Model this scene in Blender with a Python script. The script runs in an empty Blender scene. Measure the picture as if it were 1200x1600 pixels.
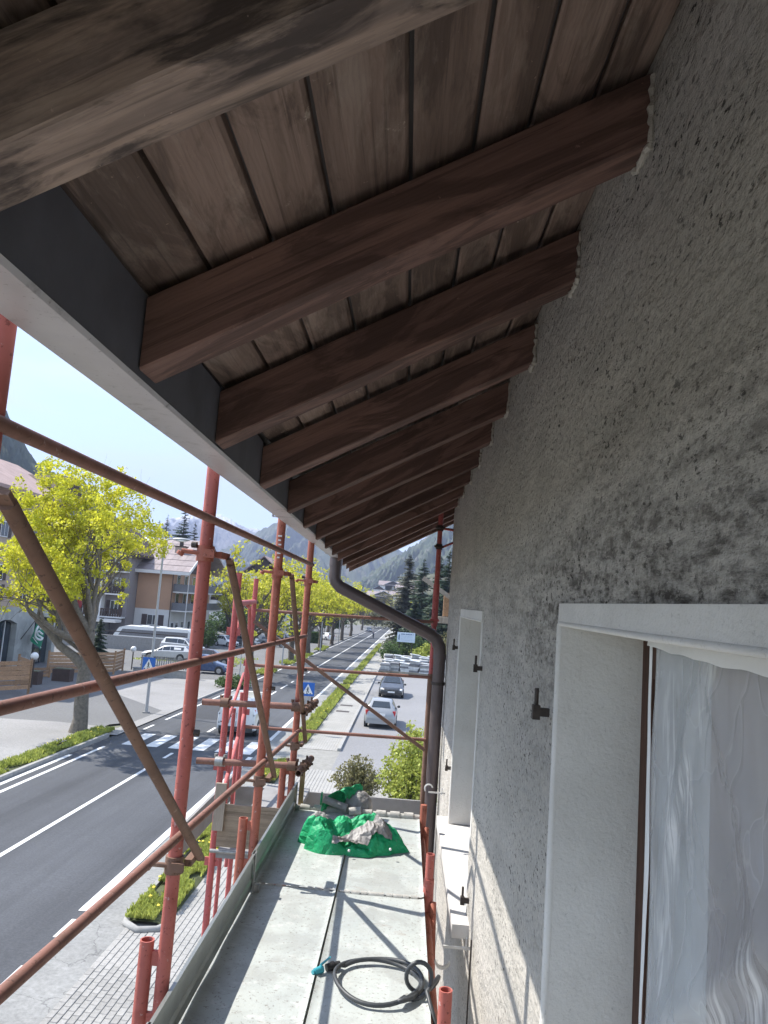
import bpy, bmesh, math, random
from mathutils import Vector, Matrix, noise
R_ = math.radians
random.seed(7)
SC = bpy.context.scene
COL = SC.collection
# ------------------------------------------------------------------ camera, sky, sun, exposure
CAMZ = 6.2                      # eye height above the street; deck is 1.63 m below the eye
CAM_R = Matrix(((0.99690, -0.06758, 0.04041), (0.03072, -0.13889, -0.98983), (0.07251, 0.98800, -0.13638)))
F_PX = 1170.0
def _calib():
    global CAM_R
    roll = .0724
    Y = Vector((636 - 600, -(942 - 800), -F_PX)).normalized()
    up = Vector((math.sin(roll), math.cos(roll), 0))
    Z = Vector((up.x, up.y, -(up.dot(Y)) / Y.z)).normalized()
    X = Y.cross(Z)
    CAM_R = Matrix((X, Y, Z))
_calib()
cam_d = bpy.data.cameras.new('camera'); cam = bpy.data.objects.new('camera', cam_d); COL.objects.link(cam)
cam_d.sensor_fit = 'VERTICAL'; cam_d.sensor_height = 24.0; cam_d.lens = F_PX / 1600 * 24.0
cam_d.clip_start = 0.05; cam_d.clip_end = 20000
cam.matrix_world = Matrix.Translation((0, 0, CAMZ)) @ CAM_R.to_4x4()
SC.camera = cam
SUN_DIR = Vector((-.956, .294, 1.235)).normalized()      # towards the sun
SUN_EL = math.asin(SUN_DIR.z); SUN_AZ = math.atan2(SUN_DIR.x, SUN_DIR.y)
W = bpy.data.worlds.new('World'); SC.world = W; W.use_nodes = True
wn = W.node_tree.nodes; wl = W.node_tree.links
bg = wn['Background']; bg.inputs['Strength'].default_value = .15
sky = wn.new('ShaderNodeTexSky'); sky.sky_type = 'NISHITA'; sky.sun_disc = False
sky.sun_elevation = SUN_EL; sky.sun_rotation = SUN_AZ
sky.air_density = 1.0; sky.dust_density = .6; sky.ozone_density = 1.2; sky.altitude = 900
tc = wn.new('ShaderNodeTexCoord'); mp = wn.new('ShaderNodeMapping'); mp.inputs['Scale'].default_value = (1.6, 1.6, 7.0)
nz = wn.new('ShaderNodeTexNoise'); nz.inputs['Scale'].default_value = 2.2; nz.inputs['Detail'].default_value = 8; nz.inputs['Roughness'].default_value = .58
rp = wn.new('ShaderNodeValToRGB'); rp.color_ramp.elements[0].position = .44; rp.color_ramp.elements[1].position = .72
rp.color_ramp.elements[1].color = (.8, .8, .8, 1)
mx = wn.new('ShaderNodeMix'); mx.data_type = 'RGBA'
wl.new(tc.outputs['Generated'], mp.inputs['Vector']); wl.new(mp.outputs['Vector'], nz.inputs['Vector'])
wl.new(nz.outputs['Fac'], rp.inputs['Fac']); wl.new(rp.outputs['Color'], mx.inputs['Factor'])
veil = wn.new('ShaderNodeMix'); veil.data_type = 'RGBA'; veil.inputs['Factor'].default_value = .72; veil.inputs['B'].default_value = (.70, .90, 1.25, 1)
wl.new(sky.outputs['Color'], veil.inputs['A']); wl.new(veil.outputs['Result'], mx.inputs['A']); mx.inputs['B'].default_value = (1.65, 1.66, 1.7, 1)
wl.new(mx.outputs['Result'], bg.inputs['Color'])
sun_d = bpy.data.lights.new('sun', 'SUN'); sun_d.energy = 2.0; sun_d.angle = R_(.5); sun_d.color = (1, .95, .87)
sun = bpy.data.objects.new('sun', sun_d); COL.objects.link(sun); sun.location = (-30, 10, 60)
sun.rotation_euler = SUN_DIR.to_track_quat('Z', 'Y').to_euler()
SC.view_settings.view_transform = 'Standard'; SC.view_settings.look = 'None'
SC.view_settings.exposure = 2.4; SC.view_settings.gamma = 1.0; SC.view_settings.use_curve_mapping = False
SC.cycles.max_bounces = 8; SC.cycles.diffuse_bounces = 5; SC.cycles.transparent_max_bounces = 12

# ------------------------------------------------------------------ helpers
SLOPE = .015
def gz(y): return -SLOPE * y
def ray(px, py):
    return CAM_R @ Vector((px - 600., 800. - py, -F_PX))
def at(px, py, x=None, y=None, z=None):
    """point of the place seen at a photograph position, on a plane x=, y= or z= (metres)"""
    d = ray(px, py)
    t = x / d.x if x is not None else (y / d.y if y is not None else (z - CAMZ) / d.z)
    return Vector((d.x * t, d.y * t, CAMZ + d.z * t))
def on_ground(px, py, dz=0):
    d = ray(px, py); t = (-CAMZ + dz) / (d.z + SLOPE * d.y)
    return Vector((d.x * t, d.y * t, CAMZ + d.z * t))

class MB:
    def __init__(s): s.v = []; s.f = []; s.m = []
    def add(s, vs, fs, mi=0):
        n = len(s.v); s.v += [tuple(p) for p in vs]
        s.f += [tuple(i + n for i in f) for f in fs]; s.m += [mi] * len(fs); return s
    def box(s, c, d, rot=None, mi=0):
        x, y, z = d[0] / 2, d[1] / 2, d[2] / 2; c = Vector(c)
        p = [Vector((sx * x, sy * y, sz * z)) for sz in (-1, 1) for sx, sy in ((-1, -1), (1, -1), (1, 1), (-1, 1))]
        if rot is not None: p = [rot @ q for q in p]
        return s.add([c + q for q in p], [(3, 2, 1, 0), (4, 5, 6, 7), (0, 1, 5, 4), (1, 2, 6, 5), (2, 3, 7, 6), (3, 0, 4, 7)], mi)
    def bb(s, a, b, mi=0):
        a = Vector(a); b = Vector(b)
        return s.box((a + b) / 2, (abs(b.x - a.x), abs(b.y - a.y), abs(b.z - a.z)), None, mi)
    def bar(s, a, b, w, h, up=(0, 0, 1), mi=0):
        a = Vector(a); b = Vector(b); d = (b - a); L = d.length; d.normalize()
        u = Vector(up); sd = d.cross(u)
        if sd.length < 1e-4: sd = d.cross(Vector((1, 0, 0)))
        sd.normalize(); u = sd.cross(d).normalized()
        m = Matrix((d, sd, u)).transposed()
        return s.box((a + b) / 2, (L, w, h), m, mi)
    def tube(s, a, b, r, r2=None, n=12, cap=True, mi=0):
        return s.path([a, b], [r, r if r2 is None else r2], n, cap, mi)
    def path(s, pts, r, n=10, cap=True, mi=0):
        pts = [Vector(p) for p in pts]; k = len(pts)
        rs = r if isinstance(r, (list, tuple)) else [r] * k
        vs = []; prev = None
        for i, p in enumerate(pts):
            d = (pts[min(i + 1, k - 1)] - pts[max(i - 1, 0)])
            d = d.normalized() if d.length > 1e-9 else Vector((0, 0, 1))
            if prev is None:
                a = Vector((0, 0, 1)) if abs(d.z) < .9 else Vector((1, 0, 0))
                u = d.cross(a).normalized()
            else:
                u = prev - d * prev.dot(d)
                u = u.normalized() if u.length > 1e-6 else d.orthogonal().normalized()
            prev = u; w = d.cross(u)
            for j in range(n):
                t = 2 * math.pi * j / n
                vs.append(p + (u * math.cos(t) + w * math.sin(t)) * rs[i])
        fs = [(i * n + j, i * n + (j + 1) % n, (i + 1) * n + (j + 1) % n, (i + 1) * n + j) for i in range(k - 1) for j in range(n)]
        if cap: fs += [tuple(range(n - 1, -1, -1)), tuple((k - 1) * n + j for j in range(n))]
        return s.add(vs, fs, mi)
    def pipe(s, a, b, r, ri, n=16):
        """open-ended tube with wall thickness"""
        a = Vector(a); b = Vector(b); d = (b - a).normalized(); u = d.orthogonal().normalized(); w = d.cross(u)
        vs = []
        for p, q in ((a, r), (b, r), (b, ri), (a, ri)):
            for j in range(n):
                t = 2 * math.pi * j / n; vs.append(p + (u * math.cos(t) + w * math.sin(t)) * q)
        fs = [(i * n + j, i * n + (j + 1) % n, ((i + 1) % 4) * n + (j + 1) % n, ((i + 1) % 4) * n + j) for i in range(4) for j in range(n)]
        return s.add(vs, fs)
    def prism(s, poly, a, b, ax):
        """extrude 2-D polygon (list of pairs) from a to b along axis ax"""
        def mk(p, t):
            q = list(p); q.insert(ax, t); return q
        n = len(poly)
        vs = [mk(p, a) for p in poly] + [mk(p, b) for p in poly]
        fs = [tuple(range(n - 1, -1, -1)), tuple(range(n, 2 * n))] + [(i, (i + 1) % n, (i + 1) % n + n, i + n) for i in range(n)]
        return s.add(vs, fs)
    def ball(s, c, r, n=12, sq=(1, 1, 1)):
        c = Vector(c); vs = [c + Vector((0, 0, -r * sq[2]))]; m = max(4, n // 2)
        for i in range(1, m):
            p = -math.pi / 2 + math.pi * i / m
            for j in range(n):
                t = 2 * math.pi * j / n
                vs.append(c + Vector((math.cos(p) * math.cos(t) * r * sq[0], math.cos(p) * math.sin(t) * r * sq[1], math.sin(p) * r * sq[2])))
        vs.append(c + Vector((0, 0, r * sq[2]))); e = len(vs) - 1
        fs = [(0, 1 + (j + 1) % n, 1 + j) for j in range(n)]
        fs += [(1 + i * n + j, 1 + i * n + (j + 1) % n, 1 + (i + 1) * n + (j + 1) % n, 1 + (i + 1) * n + j) for i in range(m - 2) for j in range(n)]
        fs += [(e, 1 + (m - 2) * n + j, 1 + (m - 2) * n + (j + 1) % n) for j in range(n)]
        return s.add(vs, fs)
    def grid(s, fn, nu, nv):
        vs = [fn(i / nu, j / nv) for j in range(nv + 1) for i in range(nu + 1)]
        fs = [(j * (nu + 1) + i, j * (nu + 1) + i + 1, (j + 1) * (nu + 1) + i + 1, (j + 1) * (nu + 1) + i) for j in range(nv) for i in range(nu)]
        return s.add(vs, fs)

def wm(o):
    m = Matrix.Identity(4)
    while o is not None:
        m = o.matrix_basis @ m; o = o.parent
    return m
def obj(name, mb, mat, parent=None, smooth=None, local=False, fix=False):
    me = bpy.data.meshes.new(name)
    if parent is not None and not local:
        inv = wm(parent).inverted(); vs = [inv @ Vector(p) for p in mb.v]
    else: vs = mb.v
    me.from_pydata([tuple(p) for p in vs], [], mb.f)
    if isinstance(mat, (list, tuple)):
        for m in mat: me.materials.append(m)
        me.polygons.foreach_set('material_index', mb.m)
    else: me.materials.append(mat)
    if fix:
        bm = bmesh.new(); bm.from_mesh(me); bmesh.ops.recalc_face_normals(bm, faces=bm.faces); bm.to_mesh(me); bm.free()
    if smooth is not None:
        me.polygons.foreach_set('use_smooth', [True] * len(me.polygons))
        if smooth < 180: me.set_sharp_from_angle(angle=R_(smooth))
    me.update()
    o = bpy.data.objects.new(name, me); COL.objects.link(o); o.parent = parent
    return o
def tag(o, label=None, cat=None, group=None, kind=None):
    if label: o['label'] = label
    if cat: o['category'] = cat
    if group: o['group'] = group
    if kind: o['kind'] = kind
    return o
def thing(name, label, cat, loc=(0, 0, 0), rz=0, group=None):
    o = bpy.data.objects.new(name, None); COL.objects.link(o)
    o.location = loc; o.rotation_euler = (0, 0, rz); o.empty_display_size = .2
    return tag(o, label, cat, group)
def struct(name, mb, mat, parent=None, smooth=None):
    o = obj(name, mb, mat, parent, smooth)
    if parent is None: o['kind'] = 'structure'
    return o
def kids(o): return [c for c in COL.objects if c.parent is o]
KIDS = {}
def copy_tree(o, loc=None, rz=None, scale=None, label=None, parent=None):
    c = o.copy(); COL.objects.link(c); c.parent = parent
    if loc is not None: c.location = loc
    if rz is not None: c.rotation_euler = (0, 0, rz)
    if scale is not None: c.scale = (scale,) * 3 if not isinstance(scale, (tuple, list)) else scale
    if label: c['label'] = label
    for ch in list(o.children): copy_tree(ch, parent=c)
    return c
def relocate(o, loc, rz=0):
    o.location = loc; o.rotation_euler = (0, 0, rz); return o

# ------------------------------------------------------------------ materials
MATS = {}
class NT:
    def __init__(s, name):
        s.m = bpy.data.materials.new(name); s.m.use_nodes = True
        s.t = s.m.node_tree; s.n = s.t.nodes; s.b = s.n['Principled BSDF']; s.out = s.n['Material Output']
    def node(s, t, **k):
        n = s.n.new(t)
        for a, b in k.items(): setattr(n, a, b)
        return n
    def link(s, a, b): s.t.links.new(a, b)
    def coords(s, scale=(1, 1, 1), rot=(0, 0, 0), kind='Object'):
        c = s.node('ShaderNodeTexCoord'); m = s.node('ShaderNodeMapping')
        m.inputs['Scale'].default_value = scale; m.inputs['Rotation'].default_value = rot
        s.link(c.outputs[kind], m.inputs['Vector']); return m.outputs['Vector']
    def noise(s, vec, scale, detail=6, rough=.6, dist=0):
        n = s.node('ShaderNodeTexNoise'); n.inputs['Scale'].default_value = scale; n.inputs['Detail'].default_value = detail
        n.inputs['Roughness'].default_value = rough; n.inputs['Distortion'].default_value = dist
        if vec is not None: s.link(vec, n.inputs['Vector'])
        return n.outputs['Fac']
    def ramp(s, fac, stops):
        r = s.node('ShaderNodeValToRGB'); e = r.color_ramp.elements
        while len(e) < len(stops): e.new(.5)
        for i, (p, c) in enumerate(stops):
            e[i].position = p; e[i].color = (c, c, c, 1) if not isinstance(c, (tuple, list)) else (*c, 1)
        s.link(fac, r.inputs['Fac']); return r.outputs['Color']
    def mix(s, fac, a, b, mode='MIX'):
        m = s.node('ShaderNodeMix', data_type='RGBA', blend_type=mode)
        for v, k in ((fac, 'Factor'), (a, 'A'), (b, 'B')):
            if hasattr(v, 'is_output'): s.link(v, m.inputs[k])
            elif k == 'Factor': m.inputs[k].default_value = v
            else: m.inputs[k].default_value = (*v, 1)
        return m.outputs['Result']
    def bump(s, h, strength=.3, dist=.01, prev=None):
        b = s.node('ShaderNodeBump'); b.inputs['Strength'].default_value = strength; b.inputs['Distance'].default_value = dist
        s.link(h, b.inputs['Height'])
        if prev is not None: s.link(prev, b.inputs['Normal'])
        return b.outputs['Normal']
    def fin(s, col=None, rough=.7, metal=0, normal=None, spec=.5):
        if col is not None:
            if hasattr(col, 'is_output'): s.link(col, s.b.inputs['Base Color'])
            else: s.b.inputs['Base Color'].default_value = (*col, 1)
        if hasattr(rough, 'is_output'): s.link(rough, s.b.inputs['Roughness'])
        else: s.b.inputs['Roughness'].default_value = rough
        s.b.inputs['Metallic'].default_value = metal; s.b.inputs['Specular IOR Level'].default_value = spec
        if normal is not None: s.link(normal, s.b.inputs['Normal'])
        return s.m
def simple(name, c, rough=.6, metal=0, var=.25, scale=6, bump=0, spec=.5, rnd=0):
    t = NT(name); v = t.coords()
    n = t.noise(v, scale)
    col = t.ramp(n, [(.25, tuple(x * (1 - var) for x in c)), (.75, tuple(min(1, x * (1 + var)) for x in c))])
    if rnd:
        oi = t.node('ShaderNodeObjectInfo'); k = t.ramp(oi.outputs['Random'], [(0, 1 - rnd), (1, 1 + rnd)])
        col = t.mix(1.0, col, k, 'MULTIPLY')
    nm = t.bump(t.noise(v, scale * 8), bump, .01) if bump else None
    return t.fin(col, rough, metal, nm, spec)
def wood(name, c, dark, pale=None, ax='Y', weather=.5, rough=.75, rnd=.18, fine=1.0, patch=None, wavy=.5):
    """grain runs along the axis ax of the object"""
    t = NT(name)
    lo, hi = 1.2, 26 * fine
    sc = {'X': (lo, hi, hi), 'Y': (hi, lo, hi), 'Z': (hi, hi, lo)}[ax]
    v = t.coords(sc); v1 = t.coords()
    oi = t.node('ShaderNodeObjectInfo')
    add = t.node('ShaderNodeVectorMath', operation='ADD'); sc2 = t.node('ShaderNodeVectorMath', operation='SCALE')
    cmb = t.node('ShaderNodeCombineXYZ')
    for k in range(3): t.link(oi.outputs['Random'], cmb.inputs[k])
    t.link(cmb.outputs[0], sc2.inputs[0]); sc2.inputs['Scale'].default_value = 40
    t.link(v, add.inputs[0]); t.link(sc2.outputs[0], add.inputs[1])
    add2 = t.node('ShaderNodeVectorMath', operation='ADD'); t.link(v1, add2.inputs[0]); t.link(sc2.outputs[0], add2.inputs[1])
    g = t.noise(add.outputs[0], 1.0, 8, .65, .6)
    col = t.ramp(g, [(.3, dark), (.62, c)])
    big = t.noise(add2.outputs[0], 3.2, 5, .6, .8)
    sc3 = {'X': (1.2, 5, 5), 'Y': (5, 1.2, 5), 'Z': (5, 5, 1.2)}[ax]
    vb = t.coords(sc3); addb = t.node('ShaderNodeVectorMath', operation='ADD'); t.link(vb, addb.inputs[0]); t.link(sc2.outputs[0], addb.inputs[1])
    blot = t.noise(addb.outputs[0], 1.5, 6, .62, 1.2)
    m = t.ramp(blot, [(.47, 0), (.55, weather)])
    col = t.mix(m, col, tuple(x * .45 for x in dark))
    if pale:
        p = t.ramp(t.noise(addb.outputs[0], 2.1, 9, .7, .5), [(.52, 0), (.68, .6)])
        col = t.mix(p, col, pale)
    if patch:
        p2 = t.ramp(t.noise(add2.outputs[0], 6, 9, .72), [(.655, 0), (.68, .85)])
        col = t.mix(p2, col, patch)
    k = t.ramp(oi.outputs['Random'], [(0, 1 - rnd), (1, 1 + rnd)])
    col = t.mix(1.0, col, k, 'MULTIPLY')
    wv = t.node('ShaderNodeTexWave', wave_type='BANDS', bands_direction={'X': 'Z', 'Y': 'X', 'Z': 'X'}[ax], wave_profile='SAW')
    wv.inputs['Scale'].default_value = 7; wv.inputs['Distortion'].default_value = 9; wv.inputs['Detail'].default_value = 3; wv.inputs['Detail Scale'].default_value = 1.2
    t.link(addb.outputs[0], wv.inputs['Vector'])
    col = t.mix(wavy, col, t.ramp(wv.outputs['Fac'], [(.0, .62), (.55, 1.12), (1, 1.05)]), 'MULTIPLY')
    kn = t.node('ShaderNodeTexVoronoi'); kn.inputs['Scale'].default_value = 1.3; kn.inputs['Randomness'].default_value = 1
    t.link(add2.outputs[0], kn.inputs['Vector'])
    col = t.mix(t.ramp(kn.outputs['Distance'], [(.035, .8), (.085, 0)]), col, tuple(x * .45 for x in dark))
    sc4 = {'X': (1.1, 75, 75), 'Y': (75, 1.1, 75), 'Z': (75, 75, 1.1)}[ax]
    v4 = t.coords(sc4); a4 = t.node('ShaderNodeVectorMath', operation='ADD'); t.link(v4, a4.inputs[0]); t.link(sc2.outputs[0], a4.inputs[1])
    ck = t.noise(a4.outputs[0], 1.0, 3, .6)
    col = t.mix(t.ramp(ck, [(.62, 0), (.68, .45)]), col, tuple(x * .35 for x in dark))
    col = t.mix(t.ramp(t.noise(add2.outputs[0], 55, 3, .7), [(.70, 0), (.74, .5)]), col, tuple(min(1, x * 1.7) for x in c))
    nm = t.bump(ck, -.4, .004, t.bump(g, .35, .004))
    return t.fin(col, rough, 0, nm, .3)
def paint_rust(name, c, rust=(.12, .05, .03), amount=.45, rough=.5, chips=(.5, .42, .4)):
    t = NT(name); v = t.coords()
    a = t.noise(v, 7, 8, .65); b = t.noise(v, 60, 4, .6)
    col = t.ramp(t.noise(v, 3.5), [(.3, tuple(x * .8 for x in c)), (.7, tuple(x * 1.15 for x in c))])
    col = t.mix(t.ramp(a, [(.6 - .25 * amount, 0), (.78 - .2 * amount, .8)]), col, rust)
    col = t.mix(t.ramp(b, [(.61, 0), (.66, .7)]), col, tuple(x * .5 for x in rust))
    col = t.mix(t.ramp(t.noise(v, 26, 6, .74), [(.62, 0), (.66, .7)]), col, chips)
    return t.fin(col, t.ramp(a, [(.3, rough), (.7, .8)]), 0, t.bump(b, .25, .003), .4)
def leafmat(name, c, c2, trans=.45):
    t = NT(name); v = t.coords()
    n = t.noise(v, 1.3, 4, .6); n2 = t.noise(v, 9, 2)
    col = t.ramp(n, [(.3, c), (.7, c2)])
    col = t.mix(t.ramp(n2, [(.35, 0), (.7, .5)]), col, tuple(x * 1.25 for x in c2))
    ge = t.node('ShaderNodeNewGeometry'); col = t.mix(1.0, col, t.ramp(ge.outputs['Random Per Island'], [(0, .72), (1, 1.32)]), 'MULTIPLY')
    t.fin(col, .55, 0, None, .25)
    tr = t.node('ShaderNodeBsdfTranslucent'); t.link(col, tr.inputs['Color'])
    ms = t.node('ShaderNodeMixShader'); ms.inputs[0].default_value = trans
    t.link(t.b.outputs[0], ms.inputs[1]); t.link(tr.outputs[0], ms.inputs[2]); t.link(ms.outputs[0], t.out.inputs['Surface'])
    return t.m
def carpaint(name, c, metal=.2):
    t = NT(name); t.fin(c, .28, metal, None, .5)
    t.b.inputs['Coat Weight'].default_value = .7; t.b.inputs['Coat Roughness'].default_value = .06
    v = t.coords(); d = t.noise(v, 5, 6)
    t.link(t.mix(t.ramp(d, [(.4, 0), (.8, .25)]), c, (.3, .28, .25)), t.b.inputs['Base Color'])
    return t.m
M = {}
M['plank'] = wood('soffit_board', (.262, .186, .153), (.150, .105, .086), (.34, .27, .225), 'Y', .6, patch=(.46, .38, .31), wavy=.25)
M['rafter'] = wood('rafter_wood', (.205, .118, .095), (.110, .063, .053), None, 'X', .6, wavy=.3)
M['rafter_grey'] = wood('rafter_weathered', (.31, .23, .185), (.11, .086, .080), (.40, .31, .25), 'X', .9, patch=(.55, .46, .36), wavy=.3)
M['fascia'] = simple('fascia_board', (.125, .128, .148), .6, 0, .3, 4, .1)
def m_gutter():
    t = NT('gutter_metal'); v = t.coords()
    col = t.ramp(t.noise(v, 2.5, 6), [(.3, (.43, .41, .42)), (.7, (.53, .51, .52))])
    col = t.mix(t.ramp(t.noise(t.coords((1, .8, 1)), 9, 8, .75), [(.55, 0), (.66, .6)]), col, (.20, .185, .18))
    col = t.mix(t.ramp(t.noise(v, 70, 3, .7), [(.64, 0), (.70, .6)]), col, (.14, .12, .11))
    return t.fin(col, .42, .2, t.bump(t.noise(v, 3.5, 4), .25, .02), .5)
M['gutter'] = m_gutter()
M['pipe'] = simple('pipe_metal', (.115, .092, .092), .42, .35, .18, 5, .05)
def m_paint():
    t = NT('white_road_paint'); v = t.coords()
    col = t.ramp(t.noise(v, 2.5, 5), [(.3, (.58, .58, .57)), (.7, (.72, .72, .70))])
    col = t.mix(t.ramp(t.noise(v, 14, 8, .75), [(.58, 0), (.64, .75)]), col, (.22, .22, .22))
    return t.fin(col, .75, 0, None, .3)
M['white_paint'] = m_paint()
M['white_plain'] = simple('white_plain', (.72, .72, .71), .5, 0, .08)
M['black'] = simple('black_rubber', (.018, .018, .02), .55, 0, .2)
M['hose'] = simple('hose_rubber', (.045, .05, .055), .5, 0, .25, 30)
M['dark'] = simple('dark_interior', (.02, .02, .024), .6, 0, .3)
M['steel'] = simple('dull_steel', (.33, .33, .32), .45, .6, .3, 30, .1)
M['iron'] = simple('rusty_iron', (.06, .048, .042), .7, .3, .4, 40, .2)
M['hook'] = simple('pale_hook', (.62, .62, .6), .45, .1, .15, 30)
M['red_pole'] = paint_rust('red_pole_paint', (.43, .125, .100), (.25, .062, .045), .3)
M['red_pole2'] = paint_rust('orange_pole_paint', (.41, .135, .09), (.19, .055, .035), .5)
M['red_tower'] = paint_rust('crimson_pole_paint', (.47, .115, .108), (.27, .055, .05), .2)
M['rusty_rail'] = paint_rust('rusty_rail_paint', (.26, .125, .095), (.15, .082, .06), .6, .6, (.42, .33, .30))
M['brown_brace'] = paint_rust('brown_brace_paint', (.20, .115, .080), (.125, .075, .055), .6, .65, (.3, .2, .15))
M['deck_wood'] = wood('toe_wood', (.30, .235, .17), (.19, .145, .105), None, 'X', .2)
M['pale_wood'] = wood('pale_board', (.42, .36, .29), (.30, .25, .20), None, 'Z', .15)
M['yellow_wood'] = wood('yellow_board', (.42, .31, .17), (.30, .21, .11), None, 'Z', .15)
M['fence_wood'] = wood('fence_wood', (.40, .25, .145), (.25, .15, .09), None, 'Y', .2, rnd=.25)
def m_deck():
    t = NT('deck_metal'); v = t.coords(); 
    col = t.ramp(t.noise(v, 1.6, 6, .6, .5), [(.3, (.38, .41, .395)), (.7, (.48, .51, .49))])
    col = t.mix(t.ramp(t.noise(v, 9, 9, .72), [(.55, 0), (.62, .6)]), col, (.55, .565, .545))
    col = t.mix(t.ramp(t.noise(v, 60, 4, .72), [(.585, 0), (.645, .85)]), col, (.20, .18, .16))
    col = t.mix(t.ramp(t.noise(t.coords((1, 2.2, 1)), 4.2, 8, .75), [(.60, 0), (.70, .55)]), col, (.31, .25, .21))
    col = t.mix(t.ramp(t.noise(v, 3.3, 8, .68, .8), [(.50, 0), (.60, .6)]), col, (.33, .34, .325))
    col = t.mix(t.ramp(t.noise(t.coords((3, .5, 1)), 4, 6, .7), [(.55, 0), (.63, .35)]), col, (.36, .37, .36))
    return t.fin(col, t.ramp(t.noise(v, 5), [(.3, .42), (.7, .75)]), .12, t.bump(t.noise(v, 55, 5), .3, .004), .4)
M['deck'] = m_deck()
M['toe'] = simple('galvanised_toe_board', (.27, .285, .27), .4, .55, .22, 5, .06)
M['grey_board'] = simple('grey_board', (.25, .245, .24), .7, 0, .2, 5, .1)
def m_wall():
    t = NT('rough_plaster'); v = t.coords()
    vd = t.coords((1, .75, 1.5), (R_(14), 0, 0))
    vs = t.coords((1, 1.1, 3.4), (R_(10), 0, 0))
    base = t.ramp(t.noise(v, .9, 6, .6, .4), [(.3, (.48, .455, .41)), (.7, (.61, .58, .53))])
    base = t.mix(t.ramp(t.noise(vs, 2.2, 7, .65, .6), [(.46, 0), (.74, .5)]), base, (.33, .32, .295))
    base = t.mix(.55, base, t.ramp(t.noise(v, 60, 4, .7), [(.3, .6), (.7, 1.3)]), 'MULTIPLY')
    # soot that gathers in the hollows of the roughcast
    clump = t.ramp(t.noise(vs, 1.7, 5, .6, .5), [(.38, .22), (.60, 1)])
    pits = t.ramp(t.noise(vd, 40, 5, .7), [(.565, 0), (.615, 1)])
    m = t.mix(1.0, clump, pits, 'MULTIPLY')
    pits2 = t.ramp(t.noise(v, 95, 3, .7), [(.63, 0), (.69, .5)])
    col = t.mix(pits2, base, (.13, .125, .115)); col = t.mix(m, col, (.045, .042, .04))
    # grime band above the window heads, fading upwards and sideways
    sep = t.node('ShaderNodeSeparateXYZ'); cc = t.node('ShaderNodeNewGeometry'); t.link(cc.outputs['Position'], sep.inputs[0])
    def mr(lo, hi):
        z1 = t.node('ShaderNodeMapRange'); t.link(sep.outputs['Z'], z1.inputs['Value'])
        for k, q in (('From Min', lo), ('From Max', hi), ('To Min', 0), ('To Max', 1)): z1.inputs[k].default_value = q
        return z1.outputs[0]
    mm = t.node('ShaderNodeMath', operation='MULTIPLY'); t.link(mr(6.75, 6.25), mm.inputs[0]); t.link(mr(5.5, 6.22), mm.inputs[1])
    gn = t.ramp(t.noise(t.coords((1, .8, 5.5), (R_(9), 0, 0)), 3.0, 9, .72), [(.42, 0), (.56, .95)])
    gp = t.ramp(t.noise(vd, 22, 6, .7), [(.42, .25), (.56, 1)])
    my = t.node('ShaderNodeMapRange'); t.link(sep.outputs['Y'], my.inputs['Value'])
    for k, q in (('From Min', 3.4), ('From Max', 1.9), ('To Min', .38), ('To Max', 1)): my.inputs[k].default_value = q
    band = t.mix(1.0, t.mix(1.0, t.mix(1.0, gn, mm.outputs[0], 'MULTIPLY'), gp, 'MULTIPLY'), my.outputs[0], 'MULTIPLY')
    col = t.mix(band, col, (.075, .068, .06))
    n1 = t.bump(t.noise(vd, 26, 6, .65), .8, .022)
    n2 = t.bump(t.noise(v, 75, 5, .7), .8, .012, n1)
    n3 = t.bump(t.noise(t.coords((1, 1.0, 3.2), (R_(11), 0, 0)), 5, 4, .6, .4), .45, .035, n2)
    return t.fin(col, .95, 0, n3, .15)
M['wall'] = m_wall()
def m_reveal():
    t = NT('white_plaster'); v = t.coords()
    col = t.ramp(t.noise(v, 2.5, 6, .65), [(.3, (.57, .555, .52)), (.7, (.70, .685, .65))])
    col = t.mix(t.ramp(t.noise(v, 90, 4, .7), [(.60, 0), (.70, .5)]), col, (.33, .32, .3))
    col = t.mix(t.ramp(t.noise(t.coords((1, 1, .25)), 9, 7, .75), [(.60, 0), (.72, .5)]), col, (.42, .39, .35))
    return t.fin(col, .9, 0, t.bump(t.noise(v, 70, 6, .65), .5, .008), .2)
M['reveal'] = m_reveal()
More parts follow.
